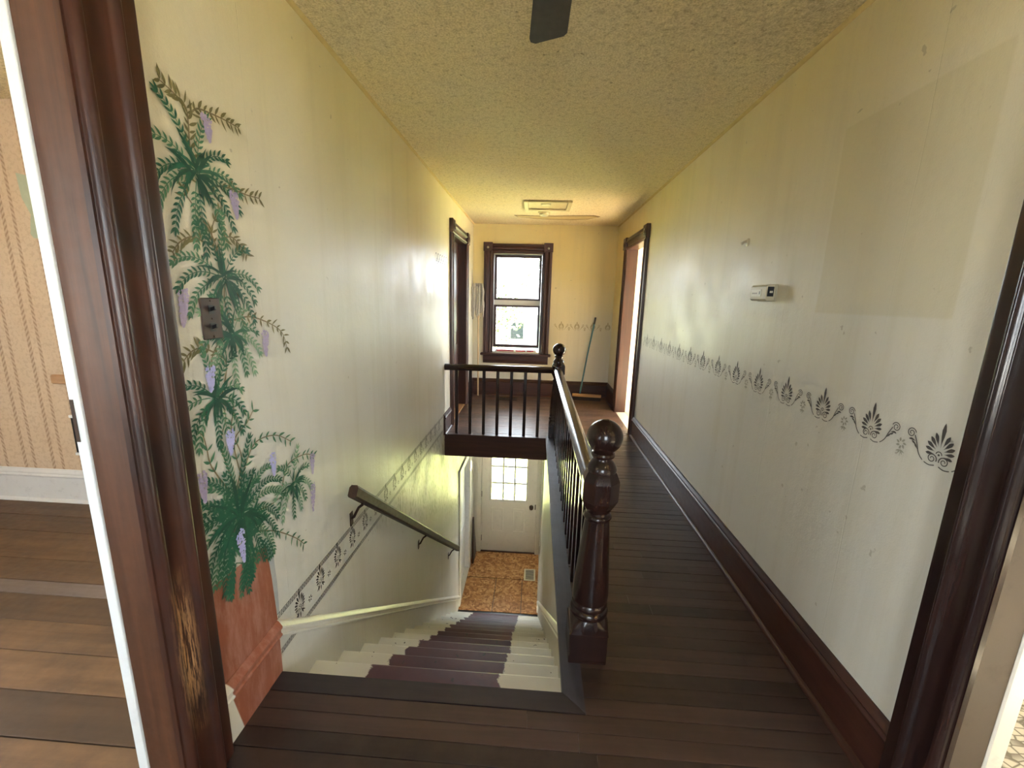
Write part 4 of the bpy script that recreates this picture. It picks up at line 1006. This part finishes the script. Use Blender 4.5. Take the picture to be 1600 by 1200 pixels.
for i, s_ in enumerate(stems):
    if i in (3, 4, 5, 6, 7, 8, 9, 10, 11, 12, 13, 16, 17, 0, 15, 18):
        ln = smooth_line(s_, 6)
        for j in range(3, len(ln), 2):
            x, y = ln[j]; dx, dy = ln[j][0]-ln[j-1][0], ln[j][1]-ln[j-1][1]; a = math.atan2(dy, dx)
            tgt = tw if y > 1.15 else tw2
            if i in (5, 6, 7, 8, 9, 10, 11, 12, 16, 17) or rg.random() < .4:
                for d in (1, -1): tgt.leaf(x, y, a+d*rg.uniform(.7, 1.2)-.15, rg.uniform(.020, .038), rg.uniform(.006, .010), -d*.3)
tw.build('painted_twig_leaves', 'olive', mu); tw2.build('painted_twig_leaves', 'fern_mid', mu)
def frond(f_, x, y, ang, L, droop, lw, ll):
    n_ = max(5, int(L/.0145)); pts = []; a = ang; px, py = x, y
    for i in range(n_+1):
        pts.append((px, py)); st_ = L/n_
        a += droop*(-math.cos(a))/n_*(.35+i/n_)*1.3 if abs(droop) > 0 else 0
        px += st_*math.cos(a); py += st_*math.sin(a)
    f_.ribbon(pts, .0032, .0012)
    for i in range(2, len(pts)):
        dx, dy = pts[i][0]-pts[i-1][0], pts[i][1]-pts[i-1][1]; q = math.atan2(dy, dx); t = i/n_
        k_ = (.55+.9*t)*(1.25-.55*t)
        for d in (1, -1): f_.leaf(*pts[i], q+d*(1.12-.35*t), ll*k_*rg.uniform(.8, 1.15), lw*k_, -d*.45)
    f_.leaf(*pts[-1], math.atan2(pts[-1][1]-pts[-2][1], pts[-1][0]-pts[-2][0]), ll*1.1, lw)
clumps = [((1.148, 1.724), .145, 1), ((1.204, 1.455), .145, 1), ((1.216, 1.285), .115, .9), ((1.122, 1.112), .115, .9), ((1.165, .715), .20, 1.5), ((1.462, .690), .105, .8)]
for ci, ((cx_, cy_), R0, dn) in enumerate(clumps):
    fa, fb, fc_ = Flat(pm(.0022)), Flat(pm(.0028)), Flat(pm(.0034))
    nf = int(13*dn)
    for i in range(nf):
        ang = 2*math.pi*(i+rg.uniform(-.3, .3))/nf
        L = R0*rg.uniform(.8, 1.15)*(1.0 if math.sin(ang) > -.2 else 1.1)
        if cx_+L*math.cos(ang) < 1.0: L = max(.05, (cx_-1.0)/max(.2, -math.cos(ang)))
        frond(fa if i % 2 else fb, cx_+.02*math.cos(ang), cy_+.02*math.sin(ang), ang, L, 1.25, .0074, .0235)
    fd = Flat(pm(.0038))
    for i in range(int(26*dn)):
        ang = rg.uniform(0, 2*math.pi); L = R0*rg.uniform(.38, .85)
        bend = -1.3*math.cos(ang) if math.sin(ang) > -.5 else -.4*math.cos(ang)
        (fc_ if i % 2 else fd).leaf(cx_+rg.uniform(-.012, .012), cy_+rg.uniform(-.010, .010), ang, L, .0105*rg.uniform(.7, 1.3), bend)
    if ci == 4:
        for (ox, oy) in ((-.08, -.06), (.07, -.05), (-.05, -.14), (.03, -.15), (.09, -.12), (-.02, .06), (-.10, .03)):
            for i in range(7):
                ang = rg.uniform(-2.6, -.4) if oy < 0 else rg.uniform(.3, 2.8)
                frond(fb if i % 2 else fa, cx_+ox*.8, cy_+oy, ang, rg.uniform(.07, .12), .8, .0075, .022)
            for i in range(9): fc_.leaf(cx_+ox*.7, cy_+oy*.6, rg.uniform(0, 6.28), rg.uniform(.05, .09), .013, rg.uniform(-.6, .6))
    fa.build('painted_fern_fronds', 'fern_mid', mu); fb.build('painted_fern_fronds', 'fern_pale' if ci in (2, 5) else 'fern_dark', mu); fc_.build('painted_fern_heart', 'fern_dark', mu); fd.build('painted_fern_heart', 'fern_deep', mu)
wt = [(1.201, 1.889), (1.281, 1.713), (1.055, 1.423), (1.369, 1.294), (1.114, 1.209), (1.161, 1.004), (1.346, .859), (1.037, .92), (1.153, .674), (1.602, .762), (1.59, .631)]
wb = [(1.206, 1.821), (1.285, 1.635), (1.041, 1.325), (1.363, 1.205), (1.107, 1.136), (1.155, .928), (1.348, .773), (1.037, .829), (1.159, .556), (1.596, .673), (1.579, .51)]
for i, ((x0, y0), (x1, y1)) in enumerate(zip(wt, wb)):
    f_ = Flat(pm(.0042)); n_ = 190
    for k in range(n_):
        t = rg.random()**.75; hw = .020*(1-t)**.7*(.55+.45*min(1, t*6))+.0015
        px = x0+(x1-x0)*t+rg.uniform(-hw, hw); py = y0+(y1-y0)*t
        r_ = rg.uniform(.0026, .0046)
        f_.poly([(px+r_*math.cos(a*math.pi/3), py+r_*math.sin(a*math.pi/3)) for a in range(6)])
    f_.build('painted_flower_cluster', 'lilac_blue' if i in (4, 5, 8, 6) else 'lilac', mu)

# ------------------------------------------------------------------ outdoors
GZ = -3.0
struct(bx('ground_bounce', 'gravel', -70, 70, -70, 6.5, GZ-.1, GZ), 'pale gravel added out of view to bounce neutral light into the house', 'yard')  # unseen gravel added to keep the ground bounce neutral
struct(bx('ground_outside', 'lawn', -70, 70, 6.5, 90, GZ-.1, GZ), 'sunlit green lawn outside the house', 'lawn')
hs = tag(empty('neighbour_house', (2.2, 27, GZ)), 'pale blue sided house seen through the upstairs window', 'house')
bx('wall', 'siding', -1.9, 8.0, 26, 33, GZ, .55, 0, hs)
B().prism([(25.5, .5), (29.5, 2.6), (33.5, .5)], (-2.3, 0, 0), (8.4, 0, 0), (0, 1, 0), (0, 0, 1)).build('roof', 'roof', hs)
for xx in (-1.15, 2.0, 5.0):
    wn = bx('window', 'white', xx-.5, xx+.5, 25.94, 26.02, -1.1, .15, .01, hs); bx('pane', 'pane_dark', xx-.40, xx+.40, 25.92, 25.96, -1.0, .05, 0, wn)
def tree(label, x, y, h, rad, n_, mat, seed):
    r = random.Random(seed); t_ = tag(empty('tree', (x, y, GZ)), label, 'tree', 'trees beyond the window')
    tr_ = B().tube([(x, y, GZ), (x+.1, y, GZ+h*.3), (x-.1, y+.1, GZ+h*.6), (x, y, GZ+h*.95)], [.22, .17, .11, .03], 10)
    cs = []
    for k in range(9):
        a = r.uniform(0, 6.28); z = GZ+h*r.uniform(.35, .8); e1 = (x+rad*.75*math.cos(a), y+rad*.75*math.sin(a), z+rad*.35)
        tr_.tube([(x, y, z-.3), (x+rad*.35*math.cos(a), y+rad*.35*math.sin(a), z+rad*.1), e1], [.07, .05, .02], 6); cs.append(e1)
    tr_.build('trunk', 'bark', t_, smooth=True)
    b_ = B()
    for k in range(n_):
        c_ = r.choice(cs); p = Vector(c_)+Vector((r.gauss(0, 1), r.gauss(0, 1), r.gauss(0, .8)))*rad*.28
        u_ = Vector((r.gauss(0, 1), r.gauss(0, 1), r.gauss(0, 1))).normalized()*.10; v_ = u_.orthogonal().normalized()*.055
        b_.add([p-u_, p+v_, p+u_, p-v_], [(0, 1, 2, 3)])
    o_ = b_.build('foliage', mat, t_); o_['kind'] = 'stuff'
tree('broad leafy tree seen in the left half of the upstairs window', -3.0, 20, 5.0, 2.1, 2600, 'leaves', 3)
tree('tall bluish tree seen in the top of the upstairs window', -.9, 38, 9.5, 2.6, 3000, 'leaves_b', 4)
tree('low bushy tree seen at the bottom of the upstairs window', -1.9, 16, 2.6, 1.1, 1500, 'leaves_b', 5)
pw = tag(empty('power_line', (-14, 18, GZ)), 'thin power line crossing the view from the upstairs window', 'power line')
for xx in (-14, 14): B().tube([(xx, 18, GZ), (xx, 18, 4.4)], [.14, .10], 10).build('pole', 'bark', pw, smooth=True)
B().tube([(-14, 18, 4.0), (-7, 18, 3.15), (0, 18, 2.85), (7, 18, 3.15), (14, 18, 4.0)], .014, 6).build('wire', 'cable', pw, smooth=True)
